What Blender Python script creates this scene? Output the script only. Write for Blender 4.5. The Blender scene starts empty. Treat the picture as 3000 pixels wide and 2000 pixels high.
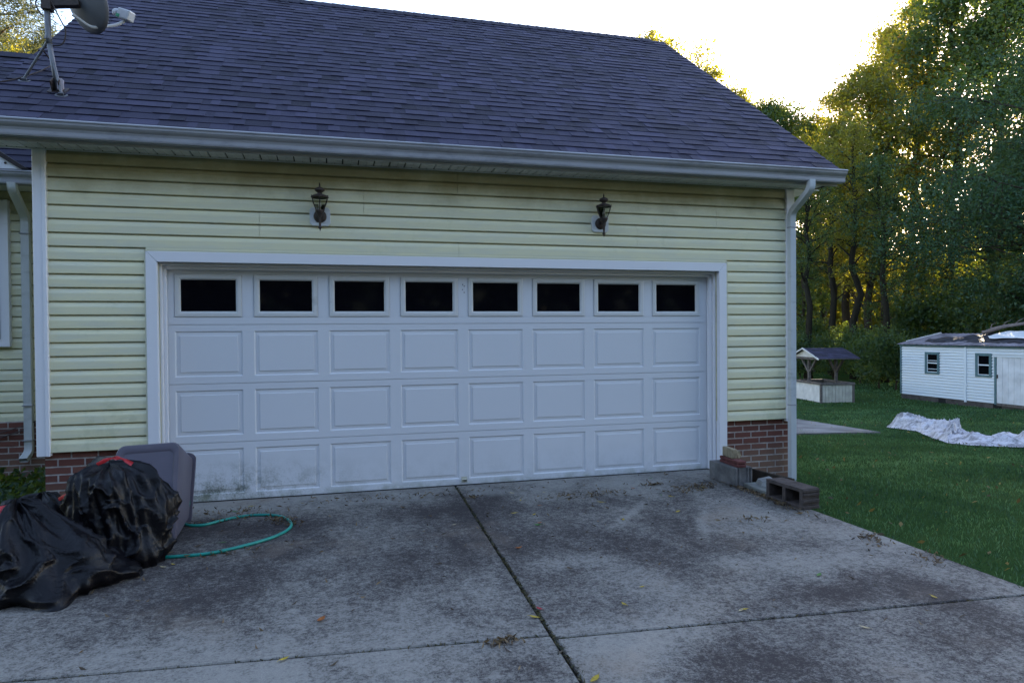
import bpy, math, random
import numpy as np
from mathutils import Vector, Matrix, noise

SC = bpy.context.scene
COL = SC.collection
R = math.radians
rnd = random.Random(7)

# ------------------------------------------------------------------ camera, world, sun, exposure
CAM = Vector((1.3971, -6.654, 1.5051)); YAW, PITCH, ROLL = .2594, -.0128, -.0081
FW = Vector((math.sin(YAW)*math.cos(PITCH), math.cos(YAW)*math.cos(PITCH), math.sin(PITCH)))
RT0 = Vector((math.cos(YAW), -math.sin(YAW), 0)); UP0 = RT0.cross(FW)
RT = RT0*math.cos(ROLL) + UP0*math.sin(ROLL); UP = UP0*math.cos(ROLL) - RT0*math.sin(ROLL)
FH = Vector((math.sin(YAW), math.cos(YAW), 0))
cam = bpy.data.cameras.new('camera'); cam.lens = 24; cam.sensor_width = 36
cam.clip_end = 2000; cam.clip_start = .05
camo = bpy.data.objects.new('camera', cam); COL.objects.link(camo)
camo.matrix_world = Matrix(((RT.x, UP.x, -FW.x, CAM.x), (RT.y, UP.y, -FW.y, CAM.y), (RT.z, UP.z, -FW.z, CAM.z), (0, 0, 0, 1)))
SC.camera = camo

SUN_AZ, SUN_EL = R(46), R(12)            # azimuth from +Y towards +X: low sun behind the woods
world = bpy.data.worlds.new('World'); SC.world = world; world.use_nodes = True
wn = world.node_tree.nodes; wl = world.node_tree.links; wn.clear()
sky = wn.new('ShaderNodeTexSky'); sky.sky_type = 'NISHITA'; sky.sun_disc = False
sky.sun_elevation = SUN_EL; sky.sun_rotation = SUN_AZ; sky.dust_density = 0.6; sky.air_density = 1.0; sky.ozone_density = 1.2
bg = wn.new('ShaderNodeBackground'); bg.inputs[1].default_value = .15
wo = wn.new('ShaderNodeOutputWorld')
wb_ = wn.new('ShaderNodeMix'); wb_.data_type = 'RGBA'; wb_.blend_type = 'MULTIPLY'; wb_.inputs['Factor'].default_value = 1
wb_.inputs['B'].default_value = (1.17, 1.045, 1.07, 1)   # the camera's daylight white balance
wl.new(sky.outputs[0], wb_.inputs['A']); wl.new(wb_.outputs['Result'], bg.inputs[0]); wl.new(bg.outputs[0], wo.inputs[0])
sl = bpy.data.lights.new('sun', 'SUN'); sl.energy = 5.0; sl.angle = R(.5); sl.color = (1, .84, .62)
so = bpy.data.objects.new('sun', sl); COL.objects.link(so)
sd = Vector((math.sin(SUN_AZ)*math.cos(SUN_EL), math.cos(SUN_AZ)*math.cos(SUN_EL), math.sin(SUN_EL)))
so.rotation_euler = sd.to_track_quat('Z', 'Y').to_euler(); so.location = (30, 40, 40)
vs = SC.view_settings; vs.view_transform = 'Standard'; vs.look = 'None'; vs.gamma = 1; vs.use_curve_mapping = False
vs.exposure = 2.46

# ------------------------------------------------------------------ helpers
def lawn_z(x, y):
    D = (x-CAM.x)*FH.x + (y-CAM.y)*FH.y
    return -.02 - .0665*max(0., min(D, 23.)-5.6)
def at(D, s):                              # metres ahead of / to the right of the photographer
    return (CAM.x + FH.x*D + FH.y*s, CAM.y + FH.y*D - FH.x*s)
def gp(u, v, z=0.):                        # a spot on level ground
    d = FW + RT*((u-1500)/2000) - UP*((v-1000)/2000); t = (z-CAM.z)/d.z
    p = CAM + d*t; return Vector((p.x, p.y, z))
def tag(o, label=None, cat=None, group=None, kind=None):
    if label: o['label'] = label
    if cat: o['category'] = cat
    if group: o['group'] = group
    if kind: o['kind'] = kind
    return o
def empty(name, loc=(0, 0, 0), label=None, cat=None, group=None, kind=None):
    o = bpy.data.objects.new(name, None); COL.objects.link(o); o.location = loc; o.empty_display_size = .1
    return tag(o, label, cat, group, kind)
WORLDLOC = {}
def wloc(o):
    p = Vector((0, 0, 0))
    while o is not None: p = p + o.location; o = o.parent
    return p
def link(name, me, mat, parent=None, origin=(0, 0, 0)):
    if mat is not None and len(me.materials) == 0: me.materials.append(mat)
    o = bpy.data.objects.new(name, me); COL.objects.link(o)
    if parent is not None:
        o.parent = parent; o.location = Vector(origin) - wloc(parent)
    else: o.location = origin
    return o
class MB:
    def __init__(s): s.v = []; s.f = []
    def add(s, vs_, fs):
        n = len(s.v); s.v += [tuple(p) for p in vs_]; s.f += [tuple(i+n for i in f) for f in fs]; return s
    def box(s, x0, x1, y0, y1, z0, z1, M=None):
        vs_ = [Vector(p) for p in ((x0,y0,z0),(x1,y0,z0),(x1,y1,z0),(x0,y1,z0),(x0,y0,z1),(x1,y0,z1),(x1,y1,z1),(x0,y1,z1))]
        if M is not None: vs_ = [M @ p for p in vs_]
        return s.add(vs_, [(0,3,2,1),(4,5,6,7),(0,1,5,4),(1,2,6,5),(2,3,7,6),(3,0,4,7)])
    def bar(s, a, b, w, h, up=(0, 0, 1)):      # a beam from a to b
        a = Vector(a); b = Vector(b); d = b-a; L = d.length; d.normalize()
        x = d.cross(Vector(up))
        if x.length < 1e-4: x = d.cross(Vector((1, 0, 0)))
        x.normalize(); z = x.cross(d)
        M = Matrix(((x.x, d.x, z.x, a.x), (x.y, d.y, z.y, a.y), (x.z, d.z, z.z, a.z), (0, 0, 0, 1)))
        return s.box(-w/2, w/2, 0, L, -h/2, h/2, M)
    def tube(s, pts, r, n=8, cap=True, prof=None):
        pts = [Vector(p) for p in pts]; m = len(pts)
        rs = r if isinstance(r, (list, tuple)) else [r]*m
        t0 = (pts[1]-pts[0]).normalized(); ref = Vector((0, 0, 1)) if abs(t0.z) < .9 else Vector((1, 0, 0))
        x = t0.cross(ref).normalized(); vs_ = []; fs = []
        pr = prof or [(math.cos(2*math.pi*k/n), math.sin(2*math.pi*k/n)) for k in range(n)]; n = len(pr)
        for i, p in enumerate(pts):
            t = (pts[min(i+1, m-1)]-pts[max(i-1, 0)]).normalized()
            x = (x - t*x.dot(t)).normalized(); y = t.cross(x)
            vs_ += [p + (x*c + y*q)*rs[i] for c, q in pr]
        for i in range(m-1):
            for k in range(n):
                k2 = (k+1) % n; fs.append((i*n+k, i*n+k2, (i+1)*n+k2, (i+1)*n+k))
        if cap: fs += [tuple(range(n-1, -1, -1)), tuple((m-1)*n+k for k in range(n))]
        return s.add(vs_, fs)
    def lathe(s, prof, n=16, M=None, capb=True, capt=True):
        vs_ = []; fs = []; m = len(prof)
        for r, z in prof:
            for k in range(n):
                a = 2*math.pi*k/n; p = Vector((r*math.cos(a), r*math.sin(a), z)); vs_.append(M @ p if M is not None else p)
        for i in range(m-1):
            for k in range(n):
                k2 = (k+1) % n; fs.append((i*n+k, i*n+k2, (i+1)*n+k2, (i+1)*n+k))
        if capb: fs.append(tuple(range(n-1, -1, -1)))
        if capt: fs.append(tuple((m-1)*n+k for k in range(n)))
        return s.add(vs_, fs)
    def prism(s, poly, axis, a, b):              # polygon in the two other axes swept along axis from a to b
        def P(p, t):
            return {'x': (t, p[0], p[1]), 'y': (p[0], t, p[1]), 'z': (p[0], p[1], t)}[axis]
        n = len(poly); vs_ = [P(p, a) for p in poly] + [P(p, b) for p in poly]
        fs = [tuple(range(n-1, -1, -1)), tuple(range(n, 2*n))] + [(k, (k+1) % n, n+(k+1) % n, n+k) for k in range(n)]
        return s.add(vs_, fs)
    def sweep(s, prof, axis, a, b):              # open profile, no caps
        def P(p, t):
            return {'x': (t, p[0], p[1]), 'y': (p[0], t, p[1]), 'z': (p[0], p[1], t)}[axis]
        n = len(prof); vs_ = [P(p, a) for p in prof] + [P(p, b) for p in prof]
        return s.add(vs_, [(k, k+1, n+k+1, n+k) for k in range(n-1)])
    def mesh(s, name, origin=(0, 0, 0), smooth=False):
        o = Vector(origin); me = bpy.data.meshes.new(name)
        me.from_pydata([(p[0]-o.x, p[1]-o.y, p[2]-o.z) for p in s.v], [], s.f)
        if smooth: me.polygons.foreach_set('use_smooth', [True]*len(me.polygons))
        me.update(); return me
    def build(s, name, mat, parent=None, origin=None, smooth=False, bevel=0, seg=1):
        if origin is None: origin = wloc(parent) if parent is not None else (0, 0, 0)
        ob = link(name, s.mesh(name, origin, smooth), mat, parent, origin)
        if bevel:
            b = ob.modifiers.new('bevel', 'BEVEL'); b.width = bevel; b.segments = seg; b.limit_method = 'ANGLE'
        return ob
def fast_mesh(name, verts, nper, attr=None, attrname='tint', smooth=False):
    """verts (N*nper,3): N polygons of nper corners"""
    N = len(verts)//nper; me = bpy.data.meshes.new(name)
    me.vertices.add(len(verts)); me.vertices.foreach_set('co', np.asarray(verts, np.float32).ravel())
    me.loops.add(len(verts)); me.loops.foreach_set('vertex_index', np.arange(len(verts), dtype=np.int32))
    me.polygons.add(N); me.polygons.foreach_set('loop_start', np.arange(0, N*nper, nper, dtype=np.int32))
    me.polygons.foreach_set('loop_total', np.full(N, nper, np.int32))
    if attr is not None:
        a = me.attributes.new(attrname, 'FLOAT', 'FACE'); a.data.foreach_set('value', np.asarray(attr, np.float32))
    me.update(); me.validate(); return me

# ------------------------------------------------------------------ materials
class NT:
    def __init__(s, name):
        s.m = bpy.data.materials.new(name); s.m.use_nodes = True; s.t = s.m.node_tree; s.t.nodes.clear()
        s.out = s.n('ShaderNodeOutputMaterial')
        s.pos = s.n('ShaderNodeNewGeometry').outputs['Position']
    def n(s, typ, **kw):
        nd = s.t.nodes.new(typ)
        for k, v in kw.items(): setattr(nd, k, v)
        return nd
    def set(s, sock, v):
        if hasattr(v, 'node'): s.t.links.new(v, sock)
        elif v is not None:
            if isinstance(v, (tuple, list)) and len(v) == 3 and sock.type == 'RGBA': v = (*v, 1)
            sock.default_value = v
    def noise(s, scale, detail=4, rough=.55, vec=None, dist=0, out=0):
        nd = s.n('ShaderNodeTexNoise'); s.set(nd.inputs['Vector'], vec or s.pos)
        nd.inputs['Scale'].default_value = scale; nd.inputs['Detail'].default_value = detail
        nd.inputs['Roughness'].default_value = rough; nd.inputs['Distortion'].default_value = dist
        return nd.outputs[out]
    def mapv(s, scale=(1, 1, 1), rot=(0, 0, 0), vec=None, loc=(0, 0, 0)):
        nd = s.n('ShaderNodeMapping'); s.set(nd.inputs[0], vec or s.pos)
        nd.inputs['Scale'].default_value = scale; nd.inputs['Rotation'].default_value = rot; nd.inputs['Location'].default_value = loc
        return nd.outputs[0]
    def ramp(s, f, pts):
        nd = s.n('ShaderNodeValToRGB'); s.set(nd.inputs[0], f); e = nd.color_ramp.elements
        while len(e) < len(pts): e.new(.5)
        for i, (p, c) in enumerate(pts):
            e[i].position = p; e[i].color = (*c, 1) if isinstance(c, (tuple, list)) else (c, c, c, 1)
        return nd.outputs[0]
    def math(s, op, a, b=None, c=None, clamp=False):
        nd = s.n('ShaderNodeMath', operation=op, use_clamp=clamp)
        for i, v in enumerate((a, b, c)):
            if v is not None: s.set(nd.inputs[i], v)
        return nd.outputs[0]
    def sstep(s, v, a, b):
        nd = s.n('ShaderNodeMapRange', interpolation_type='SMOOTHSTEP'); s.set(nd.inputs[0], v)
        nd.inputs[1].default_value = a; nd.inputs[2].default_value = b; return nd.outputs[0]
    def mix(s, f, a, b, mode='MIX'):
        nd = s.n('ShaderNodeMix', data_type='RGBA', blend_type=mode)
        s.set(nd.inputs['Factor'], f); s.set(nd.inputs['A'], a); s.set(nd.inputs['B'], b); return nd.outputs['Result']
    def sep(s, vec=None):
        nd = s.n('ShaderNodeSeparateXYZ'); s.set(nd.inputs[0], vec or s.pos); return nd.outputs
    def attr(s, name='tint'):
        nd = s.n('ShaderNodeAttribute'); nd.attribute_name = name; return nd.outputs['Fac']
    def rand(s): return s.n('ShaderNodeObjectInfo').outputs['Random']
    def bump(s, h, strength=.3, dist=.01, nrm=None):
        nd = s.n('ShaderNodeBump'); s.set(nd.inputs['Height'], h); nd.inputs['Strength'].default_value = strength
        nd.inputs['Distance'].default_value = dist
        if nrm is not None: s.set(nd.inputs['Normal'], nrm)
        return nd.outputs[0]
    def pbr(s, col, rough=.6, spec=.4, nrm=None, metal=0, **kw):
        b = s.n('ShaderNodeBsdfPrincipled'); s.set(b.inputs['Base Color'], col); s.set(b.inputs['Roughness'], rough)
        b.inputs['Specular IOR Level'].default_value = spec; b.inputs['Metallic'].default_value = metal
        if nrm is not None: s.set(b.inputs['Normal'], nrm)
        for k, v in kw.items(): s.set(b.inputs[k], v)
        s.t.links.new(b.outputs[0], s.out.inputs[0]); return s.m
def simple(name, col, rough=.6, spec=.4, var=.25, scale=6., bump=.15, bscale=60., metal=0):
    t = NT(name); n1 = t.noise(scale, 5); n2 = t.noise(bscale, 3)
    c = t.mix(t.ramp(n1, [(.3, 0), (.7, 1)]), tuple(x*(1-var) for x in col), tuple(min(1, x*(1+var*.5)) for x in col))
    return t.pbr(c, rough, spec, t.bump(n2, bump, .004), metal)

# painted vinyl, trims
def vinyl(name, col, dirt=(.16, .15, .11), lo=.56, hi=.75, rough=.45):
    t = NT(name); x = t.sep(); n1 = t.noise(1, 6, .6, t.mapv((1.2, 1.2, 7)))
    n2 = t.noise(14, 5, .65, t.mapv((.6, 1, 1.6))); n3 = t.noise(260, 2)
    d = t.sstep(t.math('ADD', t.math('MULTIPLY', n1, .6), t.math('MULTIPLY', n2, .4)), lo, hi)
    c = t.mix(t.math('MULTIPLY', d, .45), col, dirt)
    c = t.mix(t.math('MULTIPLY', t.noise(.5, 2), .16), c, tuple(q*.8 for q in col))
    return t.pbr(c, rough, .35, t.bump(n3, .06, .002))
def siding_mat():
    t = NT('yellow_vinyl_siding'); x = t.sep()
    streak = t.noise(1, 7, .68, t.mapv((2.2, 1, 16)))         # weathered chalky bands along each board
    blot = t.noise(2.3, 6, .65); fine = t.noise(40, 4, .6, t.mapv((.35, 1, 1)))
    hgt = t.sstep(x[2], 2.15, 2.95)                             # mask for the boards near the soffit
    lowm = t.sstep(x[2], 1.2, .45)
    base = t.mix(t.sstep(streak, .42, .62), (.665, .635, .43), (.61, .60, .45))
    chalk = t.sstep(t.math('ADD', streak, t.math('MULTIPLY', fine, .25)), .66, .74)
    base = t.mix(t.math('MULTIPLY', chalk, t.math('MULTIPLY', hgt, .8)), base, (.66, .62, .42))
    mildew_shade = t.math('MULTIPLY', t.sstep(t.math('ADD', t.math('MULTIPLY', blot, .55), t.math('MULTIPLY', t.sstep(x[2], 2.5, 3.0), .45)), .40, .78), .80)
    base = t.mix(mildew_shade, base, (.27, .235, .115))  # mildew and eave shade painted together into the top boards
    g = t.math('MULTIPLY', t.sstep(t.math('ADD', t.noise(3.5, 7, .7), t.math('MULTIPLY', lowm, .1)), .58, .75), .30)
    base = t.mix(g, base, (.33, .36, .20))
    return t.pbr(base, .5, .3, t.bump(t.noise(1, 4, .6, t.mapv((10, 10, 220))), .07, .002))
def door_mat():
    t = NT('white_door_steel'); x = t.sep()
    n = t.noise(5.5, 8, .72); sp = t.noise(70, 5, .7)
    low = t.sstep(x[2], .46, .06); left = t.sstep(x[0], 1.9, .3)
    a = t.math('MULTIPLY', low, t.math('ADD', t.math('MULTIPLY', left, .8), .13))
    m = t.sstep(t.math('ADD', t.math('MULTIPLY', n, .75), t.math('MULTIPLY', sp, .35)), .47, .68)
    alg = t.math('MULTIPLY', t.math('MULTIPLY', a, m), 1.0, clamp=True)
    c = t.mix(t.noise(1.1, 4), (.625, .635, .66), (.585, .60, .635))
    c = t.mix(t.math('MULTIPLY', t.sstep(t.noise(30, 5, .7), .62, .78), .12), c, (.35, .36, .36))
    c = t.mix(alg, c, (.10, .12, .085))
    edge = t.math('MULTIPLY', t.sstep(x[2], .09, .01), t.sstep(t.noise(6, 6, .7), .35, .7))
    c = t.mix(t.math('MULTIPLY', edge, .75), c, (.27, .29, .235))
    grain = t.noise(1, 3, .6, t.mapv((6, 6, 160)))
    return t.pbr(c, .42, .4, t.bump(grain, .10, .002))
def shingle_mat(name='asphalt_shingle', base=(.030, .0285, .052)):
    t = NT(name); a = t.attr('tint'); g = t.noise(420, 2); big = t.noise(.6, 3)
    c = t.ramp(a, [(0, tuple(q*.25 for q in base)), (.42, base), (1, tuple(q*2.0 for q in base))])
    c = t.mix(t.math('MULTIPLY', t.sstep(g, .45, .7), .35), c, tuple(q*2.1 for q in base))
    c = t.mix(t.math('MULTIPLY', big, .35), c, tuple(q*.75 for q in base))
    return t.pbr(c, .8, .22, t.bump(g, .35, .003))
def brick_mat():
    t = NT('red_brick'); r = t.rand(); x = t.sep(); n = t.noise(24, 5, .65)
    c = t.ramp(r, [(0, (.10, .038, .030)), (.5, (.14, .048, .037)), (1, (.17, .070, .052))])
    c = t.mix(t.math('MULTIPLY', n, .5), c, (.095, .045, .038))
    mud = t.math('MULTIPLY', t.sstep(x[2], .34, .08), t.math('ADD', .25, t.math('MULTIPLY', t.noise(9, 4), .7)))
    c = t.mix(mud, c, (.20, .135, .095))
    return t.pbr(c, .88, .25, t.bump(t.noise(110, 4), .6, .004))
def concrete_mat():
    t = NT('stained_concrete'); x = t.sep()
    warp = t.noise(.9, 3, .5, out=1)
    v = t.n('ShaderNodeVectorMath', operation='ADD'); t.set(v.inputs[0], t.pos)
    vs2 = t.n('ShaderNodeVectorMath', operation='SCALE'); t.set(vs2.inputs[0], warp); vs2.inputs['Scale'].default_value = .5
    t.set(v.inputs[1], vs2.outputs[0]); p = v.outputs[0]
    big = t.noise(.55, 4, .55, p); mid = t.noise(2.2, 6, .64, t.mapv((1, .5, 1), (0, 0, .5), p)); brk = t.math('ADD', t.math('MULTIPLY', t.noise(19, 7, .78), .55), t.math('MULTIPLY', t.noise(60, 4, .7), .45)); spk = t.noise(170, 3, .6)
    brk = t.sstep(brk, .34, .66); spk = t.sstep(spk, .3, .7)
    def blob(cx, cy, rx, ry, rot=0.):                            # a stain or a scoured patch of its own
        q = t.mapv((1/rx, 1/ry, 0), (0, 0, 0), t.mapv((1, 1, 1), (0, 0, -rot), t.mapv(loc=(-cx, -cy, 0), vec=p)))
        ln = t.n('ShaderNodeVectorMath', operation='LENGTH'); t.set(ln.inputs[0], q); return t.sstep(ln.outputs['Value'], 1.15, .0)
    sub = t.math('SUBTRACT', big, .5); f = t.math('MULTIPLY', sub, 1.2)
    f = t.math('ADD', f, t.math('MULTIPLY', t.math('SUBTRACT', mid, .5), .9))
    f = t.math('ADD', f, t.math('MULTIPLY', t.math('SUBTRACT', brk, .5), .52))
    f = t.math('ADD', f, t.math('MULTIPLY', t.math('SUBTRACT', spk, .5), .30))
    for cx, cy, rx, ry, ro, am in ((3.6, -1.7, 1.6, 1.1, -.5, .30), (2.9, -2.95, .75, .38, .1, .30), (3.6, -3.75, .95, .42, .1, .34), (4.45, -3.1, .8, .28, -.1, .26), (1.2, -1.9, 1.6, .9, .2, .24), (1.9, -2.7, .8, .5, 0, .12), (2.2, -.75, 3.2, .35, 0, .22),
                                   (4.55, -2.55, .75, .30, -.25, -.42), (3.15, -2.15, .55, .22, .1, -.26), (4.9, -1.7, .5, .7, 0, -.22), (1.2, -3.9, 1.8, .5, 0, -.32), (2.9, -4.3, 1.2, .45, 0, -.34), (.3, -2.9, .9, .4, .2, -.20), (4.0, -1.1, .7, .07, .9, -.30), (4.5, -1.6, .8, .06, 1.0, -.26)):
        f = t.math('ADD', f, t.math('MULTIPLY', blob(cx, cy, rx, ry, ro), am*.72))
    d = t.sstep(f, -.25, .38)
    lite = t.mix(spk, (.205, .192, .170), (.305, .285, .250))
    dark = t.mix(t.math('ADD', t.math('MULTIPLY', brk, -.6), t.math('MULTIPLY', spk, -.4), .98), (.040, .033, .032), (.125, .108, .10))
    c = t.mix(d, lite, dark)
    tan = t.math('MULTIPLY', t.sstep(t.noise(1.1, 5, .6, t.mapv(loc=(7, 3, 0))), .56, .74), .4)
    c = t.mix(tan, c, (.235, .185, .14))
    edge = t.math('MULTIPLY', t.sstep(x[1], -.62, -.38), t.sstep(t.noise(3, 4), .35, .6))
    c = t.mix(t.math('MULTIPLY', edge, .45), c, (.30, .29, .265))
    h = t.math('ADD', t.math('MULTIPLY', spk, .6), brk)
    return t.pbr(c, .9, .25, t.bump(h, .5, .004))
def leaf_mat(name, dark, mid, light, trans=1.0, tcol=None):
    t = NT(name); a = t.attr('tint'); r = t.rand()
    f = t.math('ADD', a, t.math('MULTIPLY', t.math('SUBTRACT', r, .5), .12), clamp=True)
    c = t.ramp(f, [(0, dark), (.55, mid), (1, light)])
    d = t.n('ShaderNodeBsdfDiffuse'); t.set(d.inputs[0], c)
    tr = t.n('ShaderNodeBsdfTranslucent')
    tc = t.ramp(f, [(0, tuple(q*1.4 for q in (tcol or dark))), (.75, tuple(q*2.4 for q in (tcol or light))), (1, (tuple(q*c for q, c in zip(tcol, (3, 1.7, 1.2))) if tcol else tuple(q*2.6 for q in light)))])
    t.set(tr.inputs[0], tc)
    m = t.n('ShaderNodeMixShader'); m.inputs[0].default_value = .5*trans
    t.t.links.new(d.outputs[0], m.inputs[1]); t.t.links.new(tr.outputs[0], m.inputs[2])
    gl = t.n('ShaderNodeBsdfGlossy'); gl.inputs['Roughness'].default_value = .5; gl.inputs[0].default_value = (.8, .9, 1, 1)
    m2 = t.n('ShaderNodeMixShader'); m2.inputs[0].default_value = .025
    t.t.links.new(m.outputs[0], m2.inputs[1]); t.t.links.new(gl.outputs[0], m2.inputs[2])
    t.t.links.new(m2.outputs[0], t.out.inputs[0]); return t.m
def bag_mat():
    t = NT('black_bag_plastic'); w1 = t.noise(1, 6, .6, t.mapv((14, 14, 60), (.5, .2, 0))); w2 = t.noise(16, 5, .6, dist=1.2)
    nrm = t.bump(w1, .22, .006); nrm = t.bump(w2, .35, .02, nrm)
    return t.pbr((.003, .0026, .004), .40, .24, nrm)
def grass_ground():
    t = NT('lawn_turf'); b = t.noise(.35, 4); f = t.noise(9, 6, .7); s = t.noise(60, 4, .7)
    c = t.ramp(t.math('ADD', t.math('MULTIPLY', b, .5), t.math('MULTIPLY', f, .5)), [(.3, (.020, .040, .013)), (.5, (.030, .060, .018)), (.72, (.060, .080, .026))])
    c = t.mix(t.sstep(s, .52, .72), c, (.012, .02, .009))
    return t.pbr(c, 1., 0., t.bump(s, .25, .02))
def bark(name, col):
    t = NT(name); n = t.noise(1, 6, .7, t.mapv((9, 9, 2.2)))
    return t.pbr(t.mix(n, tuple(q*.5 for q in col), tuple(q*1.4 for q in col)), .95, .1, t.bump(n, 1., .04))

TRIM = vinyl('white_trim', (.70, .70, .73), (.25, .25, .24), .58, .8, .38)
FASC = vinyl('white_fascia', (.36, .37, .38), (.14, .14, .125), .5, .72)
SOFF = vinyl('soffit_vinyl', (.66, .66, .63), (.10, .09, .06), .48, .66)
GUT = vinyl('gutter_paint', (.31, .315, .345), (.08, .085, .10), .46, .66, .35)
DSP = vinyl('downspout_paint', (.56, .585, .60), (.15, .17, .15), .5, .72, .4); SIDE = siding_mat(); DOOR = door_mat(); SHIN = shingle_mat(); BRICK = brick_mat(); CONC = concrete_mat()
MORT = simple('mortar', (.40, .37, .35), .95, .1, .35, 20)
DARK = simple('dark_void', (.02, .02, .02), .9, .1, .2)
def glass_mat():
    t = NT('dark_window_glass'); return t.pbr((.003, .003, .005), .05, .14, t.bump(t.noise(3, 2), .02, .01))
GLASS = glass_mat()
BAGM = bag_mat()
REDS = simple('red_drawstring', (.45, .015, .02), .4, .5, .3, 12)
TUBM = simple('grey_tub_plastic', (.092, .084, .112), .5, .4, .18, 3, .08, 120)
HOSE = simple('teal_hose_rubber', (.004, .22, .175), .4, .45, .12, 8, .1, 90)
IRON = simple('weathered_bronze_iron', (.042, .029, .025), .6, .4, .5, 30, .3, 80)
CINDER = simple('grey_cinder', (.155, .15, .145), .95, .15, .45, 9, 1., 90)
CINDARK = simple('dark_cinder', (.085, .070, .064), .97, .1, .4, 18, 1., 120)
TANB = simple('tan_brick_clay', (.27, .225, .15), .92, .15, .35, 22, .6, 90)
REDB = simple('red_paver_clay', (.125, .046, .042), .88, .2, .3, 18, .5, 90)
WOODG = simple('grey_weathered_wood', (.12, .105, .095), .9, .15, .45, 12, .4, 60)
STEEL = simple('galvanised_steel', (.13, .135, .15), .5, .5, .3, 14, .1, 60, .3)
DISHM = simple('dish_grey_paint', (.17, .17, .185), .5, .4, .15, 5, .05)
PLAST = simple('light_plastic', (.5, .5, .5), .4, .4, .12, 9, .05)
BARK0 = bark('shaded_ivy_bark', (.022, .020, .015)); BARK1 = bark('dark_bark', (.045, .036, .028)); BARK2 = bark('pine_bark', (.085, .05, .035))
GRASSB = leaf_mat('grass_blade', (.012, .040, .012), (.029, .088, .026), (.095, .165, .060), .5)
LOAK = leaf_mat('oak_leaf', (.012, .040, .018), (.022, .064, .027), (.060, .095, .030), .35, (.09, .12, .012))
LDARK = leaf_mat('dark_leaf', (.012, .034, .014), (.022, .056, .020), (.06, .09, .02), .7, (.10, .13, .012))
LYEL = leaf_mat('autumn_leaf', (.022, .048, .014), (.050, .080, .018), (.14, .085, .016), 1.25, (.20, .18, .012))
LFAR = leaf_mat('far_leaf', (.035, .06, .014), (.07, .095, .02), (.14, .10, .02), 1.25, (.21, .19, .014))
LPINE = leaf_mat('pine_needle', (.02, .038, .016), (.035, .055, .02), (.09, .08, .02), .6)

# ------------------------------------------------------------------ ground
def grid_sheet(name, xs, ys, zf, mat, kind):
    m = MB(); nx, ny = len(xs), len(ys)
    vs_ = [(x, y, zf(x, y)) for y in ys for x in xs]
    m.add(vs_, [(j*nx+i, j*nx+i+1, (j+1)*nx+i+1, (j+1)*nx+i) for j in range(ny-1) for i in range(nx-1)])
    return tag(m.build(name, mat, smooth=True), kind=kind)
xs = [-400, -200, -100, -60] + list(np.arange(-40, 70, 1.5)) + [75, 100, 150, 250, 400]
ys = [-300, -150, -80, -40] + list(np.arange(-30, 80, 1.5)) + [90, 120, 180, 300, 450]
def gz(x, y):
    z = lawn_z(x, y)
    if x < 5.25 and y < 1.5: z = min(z, -.075)                # bed cut for the slabs
    return z + .03*noise.noise(Vector((x*.25, y*.25, 0)))*min(1, max(0, x-6)/4)
grid_sheet('lawn', xs, ys, gz, grass_ground(), 'structure')

drive = MB(); drive.box(-1.12, 5.27, -16, -.05, -.3, -.022)
drive = tag(drive.build('driveway', simple('joint_dirt', (.03, .026, .02), .98, .1, .5, 20, 1.)), kind='structure')
JX = lambda y: 2.568 + (y+.1)*.0366
TY = lambda x: -3.215 - (x+.014)*.0895 if x < 2.44 else -3.469 - (x-2.44)*.0768
g = .0095
def slab(x0, x1, ya, yb):                                      # ya(x), yb(x) front/back edges
    m = MB(); c = [(x0(ya), ya), (x1(ya), ya), (x1(yb), yb), (x0(yb), yb)]
    P = []
    for i, (x, f) in enumerate(c): P.append((x, f(x) if callable(f) else f))
    m.prism(P, 'z', -.11, 0.0); return m.build('concrete_slab', CONC, drive, bevel=.006)
def slab4(pts):
    m = MB(); m.prism(pts, 'z', -.11, 0.); return m.build('concrete_slab', CONC, drive, bevel=.006)
L0, R0 = -1.1, 5.29
slab4([(L0, TY(L0)+g), (JX(-3.46)-g, TY(2.43)+g), (JX(-.0)-g, .0), (L0, .0)])
slab4([(JX(-3.46)+g, TY(2.45)+g), (R0, TY(R0)+g), (R0, -.52), (JX(-.0)+g, -.0)][:3] + [(5.40, -.52), (5.44, .0), (JX(0)+g, 0.)])
slab4([(L0, -9), (2.24-g, -9), (JX(-3.48)-g, TY(2.42)-g), (L0, TY(L0)-g)])
slab4([(2.24+g, -9), (R0+.02, -9), (R0, TY(R0)-g), (JX(-3.48)+g, TY(2.46)-g)])
slab4([(L0, -15.9), (2.0-g, -15.9), (2.24-g, -9.015), (L0, -9.015)])
slab4([(2.0+g, -15.9), (R0+.05, -15.9), (R0+.02, -9.015), (2.24+g, -9.015)])
# far concrete pad on the lawn
pad = MB(); pp = [(13.11, 8.63), (11.84, 4.46), (10.09, 4.70), (8.2, 5.0), (8.2, 9.6)]
n = len(pp); pad.add([(x, y, lawn_z(x, y)+.035) for x, y in pp] + [(x, y, lawn_z(x, y)-.1) for x, y in pp],
    [tuple(range(n-1, -1, -1))] + [(k, (k+1) % n, n+(k+1) % n, n+k) for k in range(n)])
padm = simple('old_pad_concrete', (.20, .19, .185), .92, .2, .55, 1.6, .4, 80)
tag(pad.build('concrete_pad', padm), kind='structure')

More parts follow.
